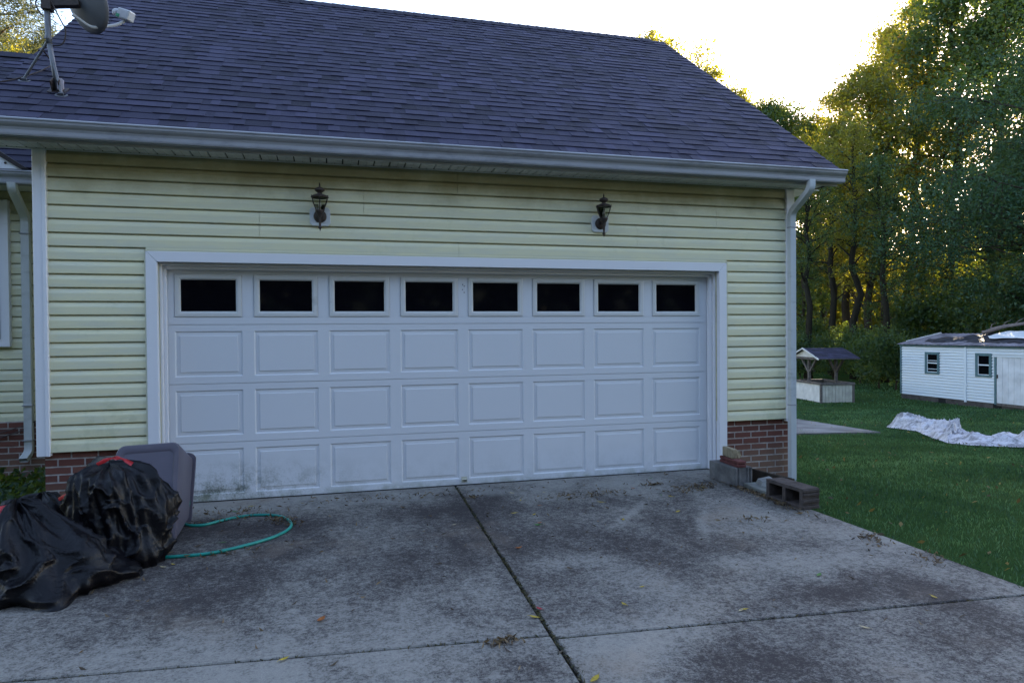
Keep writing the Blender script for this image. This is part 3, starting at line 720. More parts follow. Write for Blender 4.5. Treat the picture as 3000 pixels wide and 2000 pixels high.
for l, d in ((0, .010), (1, 0.0)):
    loops[l] = [p + Vector((0, d*.35, 0)) for p in loops[l]]
m = MB(); n = len(loops[0])
m.add([p for l in loops for p in l], [(i*n+k, i*n+(k+1) % n, (i+1)*n+(k+1) % n, (i+1)*n+k) for i in range(len(loops)-1) for k in range(n)] + [tuple(range(n))])
o = m.build('tub_body', TUBM, tub, smooth=True); s = o.modifiers.new('s', 'SOLIDIFY'); s.thickness = .005; s.offset = -1
es = o.modifiers.new('e', 'EDGE_SPLIT'); es.split_angle = R(40)
m = MB(); a, b, c, d = quad_loop(lerpq(.90), .11), quad_loop(lerpq(.90, .10), .11), quad_loop(lerpq(.96, .10), .11), quad_loop(lerpq(.96, .0), .11)
m.add(a+b+c+d, [(i*n+k, i*n+(k+1) % n, ((i+1) % 4)*n+(k+1) % n, ((i+1) % 4)*n+k) for i in range(4) for k in range(n)])
for v_ in range(len(m.v)): m.v[v_] = (m.v[v_][0], m.v[v_][1], max(m.v[v_][2], .002))
m.build('rim', TUBM, tub)
m = MB(); cc = sum([Vector(p) for p in Q0], Vector())/4; un = (Vector(Q0[1])-Vector(Q0[0])).normalized(); vn = (Vector(Q0[3])-Vector(Q0[0])).normalized(); nn = un.cross(vn)
for r_ in (.075,):
    pts = [cc + vn*.08 + un*(r_*math.cos(t*math.pi/10)) + vn*(r_*.8*math.sin(t*math.pi/10)) - nn*(-.004) for t in range(21)]
    m.tube(pts, .0025, 5, False)
for ang in (0, 60, 120, -60, 180, 240):
    p = cc + vn*.225; m.bar(p + nn*.003, p + nn*.003 + (un*math.cos(R(ang)) + vn*math.sin(R(ang)))*.032, .012, .003, nn)
m.build('moulded_mark', TUBM, tub)

# ------------------------------------------------------------------ rubbish bags
def bag(name, c, rx, ry, h, label, seed, knot=(0, 0), flat=1.6, lean=(0, 0), streak=.0, tails=(), bulges=(), nr=84, na=150, pw=.6, crumple=1.):
    m = MB(); vs_ = []; fs = []; c = Vector(c)
    for i in range(nr+1):
        v = i/nr
        for k in range(na):
            a = 2*math.pi*k/na; dv = Vector((math.cos(a), math.sin(a), 0))
            pr = (1-v**flat)**pw*.98 + .02                      # profile of a slumped sack
            pr *= 1 - .14*math.exp(-(v/.06)**2)
            q = Vector((math.cos(a)*1.3, math.sin(a)*1.3, v*1.6)) + Vector((seed, seed*.7, 0))
            lump = .22*noise.noise(q*.95) + .10*noise.noise(q*2.1)
            w = q + Vector((noise.noise(q*1.7), noise.noise(q*1.7+Vector((9, 0, 0))), noise.noise(q*1.7+Vector((0, 9, 0)))))*.45
            c1 = 1-abs(noise.noise(w*1.25))*2.; c2 = 1-abs(noise.noise(w*2.4+Vector((3, 1, 7))))*2.; c3 = 0
            pl = crumple*(.11*max(0, c1)**3 + .035*max(0, c2)**5 - .04)
            fold = 1-abs(noise.noise(Vector((math.cos(a)*2.6+seed, math.sin(a)*2.6, v*.5))))*2.2; pl += .05*max(0, fold)**4*min(1, v*3)
            pl += streak*(.5+.5*math.sin(a*30+4*noise.noise(Vector((a*3, v*.6, seed)))))*min(1, v*2)
            rr = pr*(1+lump+pl)
            for sa, sw, sl2 in tails:                           # corners pulled out along the ground
                da = (a-sa+math.pi) % (2*math.pi)-math.pi
                rr += sl2*math.exp(-(da/sw)**2)*max(0, 1-v*2.6)**1.4
            for sa, sv, sw, am in bulges:
                da = (a-sa+math.pi) % (2*math.pi)-math.pi
                rr += am*math.exp(-(da/sw)**2-((v-sv)/.2)**2)
            p = Vector((dv.x*rx*rr, dv.y*ry*rr, h*v*(1+.12*noise.noise(q*1.7)*(v > .05))))
            p.x += lean[0]*v + knot[0]*v**3; p.y += lean[1]*v + knot[1]*v**3
            p.z += h*(.03*max(0, c2)**3+.03*c1)*min(1, v*4)
            p.z -= h*.06*max(0, (v-.88)/.12); p.z = max(p.z, .001); vs_.append(c+p)
    for i in range(nr):
        for k in range(na): fs.append((i*na+k, i*na+(k+1) % na, (i+1)*na+(k+1) % na, (i+1)*na+k))
    fs.append(tuple(nr*na+k for k in range(na))); m.add(vs_, fs)
    e = empty(name, c, label, 'trash bag', 'black trash bags at the driveway edge')
    m.build('bag_body', BAGM, e, smooth=True); return e
def strap(parent, pts, w=.028):
    m = MB(); P = smooth_path(pts, 4, .04); vs_ = []; fs = []
    for i, p in enumerate(P):
        t = (P[min(i+1, len(P)-1)]-P[max(i-1, 0)]).normalized(); sd_ = t.cross(Vector((.25, -1, .3))).normalized()
        ww = w*(.75+.35*math.sin(i*1.3)); vs_ += [p-sd_*ww/2, p+Vector((0, -.006*math.sin(i), 0)), p+sd_*ww/2]
    for i in range(len(P)-1): fs += [(3*i, 3*i+1, 3*i+4, 3*i+3), (3*i+1, 3*i+2, 3*i+5, 3*i+4)]
    m.add(vs_, fs); return m.build('drawstring', REDS, parent, smooth=True)
b1 = bag('trash_bag', (-.33, -1.98, .002), .43, .37, .51, 'slumped black trash bag in front with a pulled-out corner and red drawstring', 3.7, knot=(-.02, .0), flat=1.35, lean=(-.10, .08), pw=.72, crumple=1.5,
         tails=((R(-62), .22, .50), (R(12), .28, .34)), bulges=((R(-20), .45, .5, .20),))
strap(b1, [(-.44, -2.0, .49), (-.50, -2.05, .47), (-.56, -2.10, .44), (-.60, -2.12, .36), (-.66, -2.12, .31)], .05)
strap(b1, [(-.46, -2.0, .50), (-.54, -2.05, .485), (-.64, -2.08, .46)], .035)
b2 = bag('trash_bag', (.06, -1.60, .002), .27, .23, .64, 'upright black trash bag leaning on the grey tub with red tie on top', 9.2, knot=(-.02, .02), flat=7., lean=(-.10, .08), streak=.06, pw=.40, crumple=1.4,
         tails=((R(-40), .35, .12),), bulges=((R(-10), .55, .6, .30),))
strap(b2, [(-.12, -1.56, .650), (-.04, -1.56, .690), (.03, -1.57, .690), (.10, -1.58, .645)], .026)
b3 = bag('trash_bag', (-.55, -1.25, .002), .30, .26, .42, 'low black trash bag tucked behind the others by the brick base', 15.1, flat=1.5)
strap(b3, [(-.40, -1.40, .40), (-.33, -1.43, .435), (-.27, -1.45, .445)], .03)
strap(b3, [(-.28, -1.45, .42), (-.245, -1.47, .37), (-.235, -1.48, .30)], .035)

# ------------------------------------------------------------------ hose
hp = [(.190, -.95, .40), (.225, -.86, .30), (.245, -.80, .16), (.240, -.765, .05), (.262, -.775, .012), (.320, -.832, .011), (.417, -.840, .011), (.511, -.760, .011), (.637, -.675, .011), (.774, -.646, .011), (.921, -.697, .011), (1.013, -.798, .011),
      (1.073, -.970, .011), (1.071, -1.137, .011), (.993, -1.309, .011), (.855, -1.45, .011), (.677, -1.568, .011), (.545, -1.618, .011), (.364, -1.62, .011), (.18, -1.60, .011), (.05, -1.57, .011)]
hp[0:4] = [(.275, -.55, .42), (.278, -.60, .28), (.268, -.68, .12), (.238, -.735, .03)]
pts = []
for i in range(len(hp)-1):
    p0, p1, p2, p3 = [Vector(hp[max(0, min(len(hp)-1, i+d))]) for d in (-1, 0, 1, 2)]
    for j in range(6):
        t = j/6; pts.append(.5*((2*p1)+(p2-p0)*t+(2*p0-5*p1+4*p2-p3)*t*t+(3*p1-p0-3*p2+p3)*t**3))
m = MB(); m.tube(pts, .0115, 10)
tag(m.build('garden_hose', HOSE, smooth=True), 'teal garden hose looped on the concrete beside the grey tub', 'garden hose')

# ------------------------------------------------------------------ blocks by the right corner
def block(name, M, L, W, H, holes, mat, label, cat, groove=True):
    e = empty(name, M.translation, label, cat)
    m = MB()
    if holes:                                                  # cores run through the width; built from webs and shells
        t = H*.17; w = L*.085
        m.box(0, L, 0, W, 0, t, M); m.box(0, L, 0, W, H-t, H, M)
        for a in (0, L/2-w/2, L-w): m.box(a, a+w, 0, W, t, H-t, M)
        for a in (0, 1): m.box(w*.5+a*(L/2-w/4), L/2+a*(L/2-w/4)-w*.5, W*.86, W*.9, t*.5, H-t*.5, M)
    else: m.box(0, L, 0, W, 0, H, M)
    o = m.build('block_body', mat, e, bevel=.008, seg=2)
    if groove:
        q = MB(); dd = .012
        if holes:
            for a in (.0, .30, .62, .80): q.box(-dd, .004, 0.004, W-.004, H*(a+.02), H*(a+.16), M)
        else:
            for a in (.03, .22, .70, .87): q.box(-dd, .004, W*a, W*(a+.10), .004, H-.004, M)
        q.build('end_ridge', mat, e, bevel=.003)
    return e
M = Matrix.Translation((5.205, -1.768, .001)) @ Matrix.Rotation(R(95), 4, 'Z')
M = Matrix(((.0, 1, 0, 5.200), (1, .0, 0, -1.765), (0, 0, 1, .001), (0, 0, 0, 1))) @ Matrix.Rotation(R(-4), 4, 'Z')
block('cinder_block', M, .45, .175, .175, True, CINDARK, 'brown hollow cinder block with two square holes at the slab corner', 'cinder block')
M = Matrix(((0, 1, 0, 5.140), (1, 0, 0, -.862), (0, 0, 1, .001), (0, 0, 0, 1))) @ Matrix.Rotation(R(-2), 4, 'Z')
block('concrete_block', M, .43, .20, .185, False, CINDER, 'pale solid concrete block with grooved end carrying red and tan bricks', 'concrete block')
def paver_brick(x, y, z, L, W, H, rz, ry, mat, label, name, cat, notch=True):
    M = Matrix.Translation((x, y, z)) @ Matrix.Rotation(rz, 4, 'Z') @ Matrix.Rotation(ry, 4, 'X')
    m = MB(); m.box(-W/2, W/2, -L/2, L/2, 0, H*.44, M); m.box(-W/2+.006, W/2-.006, -L/2+.006, L/2-.006, H*.44, H*.56, M); m.box(-W/2, W/2, -L/2, L/2, H*.56, H, M)
    return tag(m.build(name, mat, origin=(x, y, z), bevel=.004), label, cat)
paver_brick(5.225, -.70, .187, .34, .095, .062, R(-3), 0, REDB, 'long red grooved brick lying on the pale concrete block', 'red_brick', 'brick')
m = MB(); M = Matrix.Translation((5.232, -.62, .251)) @ Matrix.Rotation(R(-5), 4, 'Z') @ Matrix.Rotation(R(0), 4, 'X')
m.box(-.028, .028, -.125, .08, 0, .092, M); tag(m.build('tan_brick', TANB, origin=(5.232, -.62, .251), bevel=.008, seg=2), 'tan brick standing on edge on top of the red brick', 'brick')
m = MB(); rr_ = random.Random(5); M = Matrix.Translation((5.275, -.70, .251))
m.lathe([(.03, 0), (.042, .02), (.034, .05), (.016, .066)], 7, M); m.v = [(p[0]+rr_.uniform(-.008, .008), p[1]+rr_.uniform(-.008, .008), max(.2505, p[2]+rr_.uniform(-.006, .006))) for p in m.v]
tag(m.build('broken_brick', TANB, origin=(5.275, -.70, .251)), 'small broken tan brick lump beside the tan brick', 'brick')
m = MB(); m.prism([(5.195, -1.20), (5.23, -1.275), (5.50, -1.20), (5.46, -.90), (5.225, -.89)], 'z', .001, .046); tag(m.build('paving_slab', simple('paver_grey', (.17, .175, .16), .95, .1, .4, 9, .7), bevel=.006), 'flat grey paving slab between the two blocks', 'paving slab')
m = MB(); m.prism([(5.27, -1.10), (5.38, -1.16), (5.47, -1.08), (5.45, -.97), (5.31, -.95)], 'z', .047, .115)
for i in range(5, 10): m.v[i] = (m.v[i][0]*.8+5.375*.2, m.v[i][1]*.8-1.05*.2, .115 - .02*(i % 2))
tag(m.build('concrete_chunk', simple('chunk_grey', (.23, .23, .22), .95, .1, .4, 14, .9)), 'broken pale concrete chunk resting on the paving slab', 'concrete chunk')
m = MB(); m.bar((5.40, -.36, .06), (5.62, -1.10, .03), .035, .14); tag(m.build('timber_edging', simple('dark_wet_timber', (.045, .036, .028), .9, .1, .5, 10), bevel=.004), 'dark timber edging board leaning against the brick base', 'timber board')
m = MB(); P = gp(2056, 1413); rr_ = random.Random(2)
m.add([(P.x-.05, P.y+.02, .006), (P.x+.02, P.y+.03, .012), (P.x+.075, P.y-.04, .008), (P.x+.0, P.y-.035, .026), (P.x-.03, P.y-.01, .02)], [(0, 4, 1), (4, 3, 1), (3, 2, 1), (0, 3, 4)])
tag(m.build('paper_scrap', simple('white_paper', (.72, .72, .72), .7)), 'crumpled white paper scrap on the concrete near the door corner', 'paper scrap')

# ------------------------------------------------------------------ wishing-well planter
Nw = Vector((*at(25.1, 11.35), lawn_z(*at(25.1, 11.35)))); aw = R(5)
UX = (Vector((FH.y, -FH.x, 0))*math.cos(aw) + FH*math.sin(aw)); VX = (-Vector((FH.y, -FH.x, 0))*math.sin(aw) + FH*math.cos(aw))
WM = Matrix(((UX.x, VX.x, 0, Nw.x), (UX.y, VX.y, 0, Nw.y), (0, 0, 1, Nw.z), (0, 0, 0, 1)))
well = empty('wishing_well', WM @ Vector((.65, 1., 0)), 'wishing-well planter with dark shingle roof standing on the lawn', 'wishing well')
W1, W2, HW = 1.27, 2.0, .74
BEIGE = simple('beige_painted_board', (.40, .385, .32), .8, .2, .25, 4, .15); PALE = simple('pale_painted_board', (.56, .55, .53), .8, .2, .2, 4, .15)
def wb(name, mat, fn, parent=None, bevel=0):
    m = MB(); fn(m); return m.build(name, mat, parent or well, bevel=bevel)
nb = 9
for i in range(nb):
    a = .05+(W1-.10)*i/nb; b_ = .05+(W1-.10)*(i+1)/nb
    wb('board', BEIGE, lambda m: m.box(a+.006, b_-.006, -.0+.0, .025, .02, HW-.07, WM))
    a = .05+(W2-.10)*i/nb; b_ = .05+(W2-.10)*(i+1)/nb
    wb('board', PALE, lambda m: m.box(0, .025, a+.006, b_-.006, .02, HW-.07, WM))
wb('box_liner', WOODG, lambda m: (m.box(.027, W1-.02, .027, .06, 0, HW-.08, WM), m.box(.027, .06, .06, W2-.03, 0, HW-.08, WM), m.box(W1-.05, W1, .03, W2, 0, HW-.08, WM), m.box(.03, W1-.05, W2-.05, W2, 0, HW-.08, WM), m.box(.06, W1-.05, .06, W2-.05, 0, HW-.2, WM)))
for x_, y_ in ((-.015, -.015), (W1-.045, -.015), (-.015, W2-.045)):
    wb('corner_post', WOODG, lambda m: m.box(x_, x_+.075, y_, y_+.075, 0, HW-.06, WM))
wb('cap_rail', WOODG, lambda m: (m.box(-.04, W1+.04, -.04, .07, HW-.07, HW, WM), m.box(-.04, W1+.04, W2-.07, W2+.04, HW-.07, HW, WM), m.box(-.04, .07, .07, W2-.07, HW-.07, HW, WM), m.box(W1-.07, W1+.04, .07, W2-.07, HW-.07, HW, WM)))
PT, RT_ = 1.58, 1.98
for px in (.10, W1-.10):
    wb('post', WOODG, lambda m: m.box(px-.045, px+.045, W2/2-.045, W2/2+.045, HW-.1, PT+.02, WM))
    for sgn in (-1, 1):
        wb('brace', WOODG, lambda m: m.bar(WM @ Vector((px, W2/2+sgn*.04, HW+.36)), WM @ Vector((px, W2/2+sgn*.52, PT-.0)), .07, .07))
wb('tie_beam', WOODG, lambda m: (m.box(-.05, .02, -.02, W2+.02, PT, PT+.09, WM), m.box(W1-.04, W1+.03, -.02, W2+.02, PT, PT+.09, WM)))
wb('gable_board', PALE, lambda m: m.add([WM @ Vector(p) for p in ((-.03, .05, PT+.09), (-.03, W2-.05, PT+.09), (-.03, W2/2, RT_-.03), (.02, .05, PT+.09), (.02, W2-.05, PT+.09), (.02, W2/2, RT_-.03))], [(0, 1, 2), (5, 4, 3), (0, 3, 4, 1), (1, 4, 5, 2), (2, 5, 3, 0)]))
ov, oe = .14, .16
def wr(m):
    for sgn in (-1, 1):
        e0 = Vector((0, W2/2+sgn*(W2/2+ov), PT+.03)); r0 = Vector((0, W2/2, RT_))
        m.add([WM @ Vector((x, p.y, p.z+dz)) for dz in (0, .02) for x, p in ((-oe, e0), (W1+oe, e0), (W1+oe, r0), (-oe, r0))], [(0, 1, 2, 3), (7, 6, 5, 4), (0, 4, 5, 1), (1, 5, 6, 2), (3, 2, 6, 7), (0, 3, 7, 4)])
wroof = wb('roof', WOODG, wr)
nr_ = 6; e0 = Vector((0, -ov, PT+.052)); r0 = Vector((0, W2/2, RT_+.022)); dn = (r0-e0)
for r in range(nr_):
    x = -oe - (r % 2)*.1
    while x < W1+oe:
        w = rnd.choice((.15, .2, .25)); xa, xb = max(x, -oe-.02), min(x+w, W1+oe+.02)
        if xb-xa > .02:
            p0 = e0+dn*(r/nr_); p1 = e0+dn*min(1, (r+1.2)/nr_); q = MB()
            V = [WM @ Vector((xx, p.y, p.z+dz)) for xx, p, dz in ((xa, p0, .02), (xb, p0, .02), (xb, p1, .003), (xa, p1, .003), (xa, p0, .0), (xb, p0, .0))]
            q.add(V, [(0, 1, 2, 3), (4, 5, 1, 0)]); o = q.build('shingle', SHIN, wroof, origin=V[0])
            at_ = o.data.attributes.new('tint', 'FLOAT', 'FACE'); at_.data.foreach_set('value', [rnd.uniform(.1, .62)]*2)
        x += w
def rakeb(m):
    for sgn in (-1, 1):
        a = WM @ Vector((-oe-.01, W2/2+sgn*(W2/2+ov+.01), PT+.035)); b = WM @ Vector((-oe-.01, W2/2, RT_+.012)); m.bar(a, b, .025, .055)
wb('rake_trim', PALE, rakeb)

# ------------------------------------------------------------------ shed
s0 = Vector((22.937, 15.254, 0)); s1 = Vector((22.807, 11.254, 0))
SD = (s1-s0).normalized(); SN = Vector((SD.y, -SD.x, 0))        # SD along the front wall, SN towards the back
if SN.dot(FH) < 0: SN = -SN
ZF, ZE = -.985, .90
SM = Matrix(((SD.x, SN.x, 0, s0.x), (SD.y, SN.y, 0, s0.y), (0, 0, 1, 0), (0, 0, 0, 1)))
shed = empty('shed', SM @ Vector((4, 2, ZF)), 'white-sided storage shed with teal trim and torn black tarp roof at the woods', 'shed')
WSID = vinyl('white_shed_siding', (.57, .62, .66), (.3, .3, .28), .6, .8); TEAL = simple('teal_trim_paint', (.075, .14, .155), .6, .3, .25, 8)
def sb(name, mat, fn, parent=None, bevel=0):
    m = MB(); fn(m); return m.build(name, mat, parent or shed, bevel=bevel)
LS, DS = 9.0, 4.0
swall = sb('wall', WSID, lambda m: (m.box(.0, LS, .03, DS, ZF, ZE-.01, SM)))
sb('foundation_wall', simple('shed_block', (.085, .075, .07), .95, .1, .45, 4, .7), lambda m: m.box(.03, LS, .01, DS-.05, ZF-.5, ZF+.004, SM))
for a in (1.77, 3.97):
    sb('vent', DARK, lambda m: m.box(a, a+.31, -.0, .02, ZF-.19, ZF-.02, SM))
nc = 18; ec = (ZE-.04-ZF)/nc
spans_all = [(.07, 2.88), (2.96, 4.04)]
wins = [(1.186, 1.83, -.14, .665), (3.315, 3.93, -.12, .68)]
for k in range(nc):
    z = ZF + k*ec
    for a, b in spans_all:
        if False: pass
        if k >= nc-2 and a > 2.9: b = LS-.05
        cuts = [(a, b)]
        for w0, w1, wz0, wz1 in wins:
            if z+ec*.5 > wz0 and z+ec*.5 < wz1:
                cuts = [c for q in cuts for c in ((q[0], min(q[1], w0)), (max(q[0], w1), q[1])) if c[1]-c[0] > .02] if cuts and any(q[0] < w0 < q[1] for q in cuts) else cuts
        for ca, cb in cuts:
            m = MB(); P = [(.028, .004), (-.010, 0), (-.008, ec*.5), (.008, ec*.7), (.012, ec*.78), (.029, ec*.80), (.029, ec)]
            for i in range(6): m.add([SM @ Vector((ca, P[i][0], z+P[i][1])), SM @ Vector((cb, P[i][0], z+P[i][1])), SM @ Vector((cb, P[i+1][0], z+P[i+1][1])), SM @ Vector((ca, P[i+1][0], z+P[i+1][1]))], [(0, 1, 2, 3)])
            m.build('siding_board', WSID, swall)
sb('corner_trim', TEAL, lambda m: m.box(-.02, .06, -.012, .06, ZF, ZE-.01, SM), None, .004)
sb('corner_trim', WSID, lambda m: m.box(2.88, 2.96, -.030, .03, ZF-.06, ZE-.01, SM), None, .004)
sb('eave_trim', TEAL, lambda m: m.box(-.04, LS, -.03, .02, ZE-.045, ZE+.02, SM), None, .003)
for i, (a, b, z0, z1) in enumerate(wins):
    t = .09
    w_ = sb('window', TEAL, lambda m: (m.box(a, b, -.03, .025, z0, z0+t*.7, SM), m.box(a, b, -.03, .025, z1-t, z1, SM), m.box(a, a+t, -.03, .025, z0+t*.7, z1-t, SM), m.box(b-t, b, -.03, .025, z0+t*.7, z1-t, SM)))
    sb('pane', GLASS, lambda m: m.box(a+t, b-t, .002, .012, z0+t*.7, z1-t, SM), w_)
    zm = (z0+z1)/2
    sb('frame', WSID, lambda m: (m.box(a+t, b-t, -.012, .008, zm-.02, zm+.02, SM), m.box(a+t, a+t+.02, -.012, .008, z0+t*.7, z1-t, SM), m.box(a+t, b-t, -.008, .006, z0+t*.7, z0+t*.7+.02, SM)) + ((m.box(a+t+.02, b-t, -.008, .006, zm+.08, zm+.10, SM), m.box(a+t+.02, b-t, -.008, .006, z0+.17, z0+.19, SM)) if i == 0 else ()), w_)
sdoor = sb('door', simple('white_door_paint', (.56, .57, .59), .7, .25, .2, 3, .2), lambda m: m.box(4.135, 6.4, -.02, .02, ZF+.03, ZE-.33, SM))
for k in range(11):
    sb('plank', sdoor.data.materials[0], lambda m: m.box(4.137+k*.205, 4.137+k*.205+.198, -.036, -.021, ZF+.03, ZE-.332, SM), sdoor)
sb('door_rail', WSID, lambda m: m.box(3.98, 6.6, -.06, -.036, ZE-.33, ZE-.28, SM), sdoor)
sb('handle', IRON, lambda m: m.box(4.15, 4.18, -.07, -.036, ZF+.85, ZF+.97, SM), sdoor)
sb('door_jamb', TEAL, lambda m: (m.box(4.045, 4.13, -.045, .02, ZF-.03, ZE-.34, SM)), None, .004)
sb('door_sill', WOODG, lambda m: m.box(4.135, 6.4, -.04, .02, ZF-.06, ZF+.02, SM))
RH = .40
def sroof(m):
    n = 90
    for i in range(n):                                        # corrugated sheet
        x0_, x1_ = -.08+(LS+.1)*i/n, -.08+(LS+.1)*(i+1)/n; h0, h1 = (.0 if i % 2 else .018), (.018 if i % 2 else .0)
        for (ya, za, yb_, zb2) in ((-.12, ZE+.0, DS/2, ZE+RH), (DS/2, ZE+RH, DS+.12, ZE)):
            m.add([SM @ Vector(p) for p in ((x0_, ya, za+.03+h0), (x1_, ya, za+.03+h1), (x1_, yb_, zb2+.03+h1), (x0_, yb_, zb2+.03+h0))], [(0, 1, 2, 3)])
    m.add([SM @ Vector(p) for p in ((0, .05, ZE), (0, DS-.05, ZE), (0, DS/2, ZE+RH))], [(0, 1, 2)])
sb('roof', simple('worn_metal_roof', (.20, .18, .20), .75, .3, .55, 2.5, .2), sroof)
sb('rake_trim', PALE, lambda m: (m.bar(SM @ Vector((-.09, .35, ZE+.13)), SM @ Vector((-.09, DS/2, ZE+RH+.05)), .03, .07)))
def drape(name, x0, x1, edge_lo, edge_hi, mat, label, cat, lift, amp, nx=70, ny=12, seed=0):
    m = MB(); vs_ = []
    for j in range(ny+1):
        for i in range(nx+1):
            x = x0+(x1-x0)*i/nx; lo, hi = edge_lo(x), edge_hi(x); y = lo+(hi-lo)*j/ny
            z = ZE + RH*(1-abs(y-DS/2)/(DS/2+.12)) + lift + amp*(noise.noise(Vector((x*2.3+seed, y*3.5, 0)))+.5*noise.noise(Vector((x*6+seed, y*8, 2))))
            vs_.append(SM @ Vector((x, y, z)))
    n = nx+1; m.add(vs_, [(j*n+i, j*n+i+1, (j+1)*n+i+1, (j+1)*n+i) for j in range(ny) for i in range(nx)])
    o = m.build(name, mat, smooth=True, origin=SM @ Vector(((x0+x1)/2, DS/2, ZE+RH))); s = o.modifiers.new('s', 'SOLIDIFY'); s.thickness = .01; tag(o, label, cat); return o
nz = lambda x, s_: noise.noise(Vector((x*1.1, s_, 0)))
drape('roof_tarp', .75, 9.0, lambda x: .35+.22*nz(x, 1)+.10*nz(x*4, 2), lambda x: 1.15+.2*nz(x, 3) + (.6 if 1.8 < x < 3.2 else 0), simple('black_roof_tarp', (.022, .021, .028), .6, .4, .5, 4, .3), 'torn black tarp bunched along the white shed roof', 'tarp', .07, .07)
drape('roof_sheet', 2.75, 9.0, lambda x: .72+.15*nz(x, 5)+(.9*max(0, 3.2-x)), lambda x: DS/2+.3, simple('white_roof_sheet', (.62, .64, .66), .6, .3, .12, 3), 'smooth white sheet covering the shed roof top', 'tarp', .125, .02, seed=4)
m = MB(); P0 = SM @ Vector((2.15, 1.55, ZE+RH+.06)); m.tube([P0, P0+Vector((.06, -.10, .03)), P0+Vector((.16, -.30, .12)), P0+Vector((.34, -.62, .24)), P0+Vector((.75, -1.25, .36)), P0+Vector((1.5, -2.3, .62))], [.085, .07, .085, .06, .055, .03], 10)
for k in range(7): m.tube([P0+Vector((.12+.17*k, -.22-.27*k, .10+.06*k)), P0+Vector((.2+.2*k, -.2-.34*k, .30+.06*k)), P0+Vector((.3+.2*k, -.3-.4*k, .36+.10*k))], [.025, .015, .006], 5)
limb = tag(m.build('fallen_limb', bark('pale_bark', (.17, .14, .13)), smooth=True, origin=P0), 'pale broken tree limb lying across the shed roof', 'fallen limb')

# ------------------------------------------------------------------ white tarp on the lawn
def lawn_tarp():
    near = [(13.05, 5.60), (12.80, 4.55), (12.05, 3.55), (11.50, 2.80), (11.25, 2.30), (11.27, 1.98), (11.60, 1.60), (11.85, 1.30), (12.2, .8), (12.6, .2)]
    far = [(13.45, 5.75), (13.75, 5.35), (13.75, 4.9), (13.35, 4.1), (12.9, 3.5), (12.5, 2.95), (12.4, 2.5), (12.5, 2.1), (12.9, 1.3), (13.3, .6)]
    m = MB(); nx, ny = 150, 40; vs_ = []
    for i in range(nx+1):
        t = i/nx*(len(near)-1); k = min(int(t), len(near)-2); f = t-k
        a = Vector(near[k])*(1-f)+Vector(near[k+1])*f; b = Vector(far[k])*(1-f)+Vector(far[k+1])*f
        for j in range(ny+1):
            v = j/ny; p = a*(1-v)+b*v
            p = p + (b-a)*0.06*noise.noise(Vector((i*.09, v*2, 5)))
            hump = (.14+.16*max(0, noise.noise(Vector((i*.06, 3.3, 0)))+.35))*max(0, math.sin(math.pi*min(1, v*1.02)))**.8*(.35+.65*v)
            hump *= (1.5 if i < 60 else (.6 if i < 95 else .8))
            r1 = 1-abs(noise.noise(Vector((p.x*2.6+p.y*1.2, p.y*2.0-p.x, 1)))); r2 = 1-abs(noise.noise(Vector((i*.045, v*5.5, 4)))); r3 = noise.noise(Vector((i*.16, v*14, 2)))
            h = hump*(.30+1.05*r1**4) + .05*r2**5*min(1, v*6+.3) + .014*r3
            h *= min(1, (v*9+.12))*min(1, i/5+.2)*min(1, (1-v)*7+.1)
            vs_.append((p.x, p.y, lawn_z(p.x, p.y)+.02+max(0, h)))
    n = ny+1; m.add(vs_, [(i*n+j, (i+1)*n+j, (i+1)*n+j+1, i*n+j+1) for i in range(nx) for j in range(ny)])
    t = NT('white_tarp_cloth'); st = t.sstep(t.noise(2.0, 8, .78, dist=1.8), .47, .60); fn = t.noise(16, 7, .75, dist=1.2)
    c = t.mix(t.math('MULTIPLY', st, .75), (.60, .59, .63), (.10, .10, .11)); c = t.mix(t.math('MULTIPLY', t.sstep(fn, .50, .62), .6), c, (.20, .175, .20))  # dark patches: stains plus fold shade painted into the cloth
    mat = t.pbr(c, .6, .35, t.bump(t.noise(18, 6, .65, dist=1.5), .9, .03))
    tag(m.build('white_tarp', mat, smooth=True, origin=(12.3, 3, -.45)), 'crumpled dirty white tarp heaped on the lawn before the shed', 'tarp')
lawn_tarp()

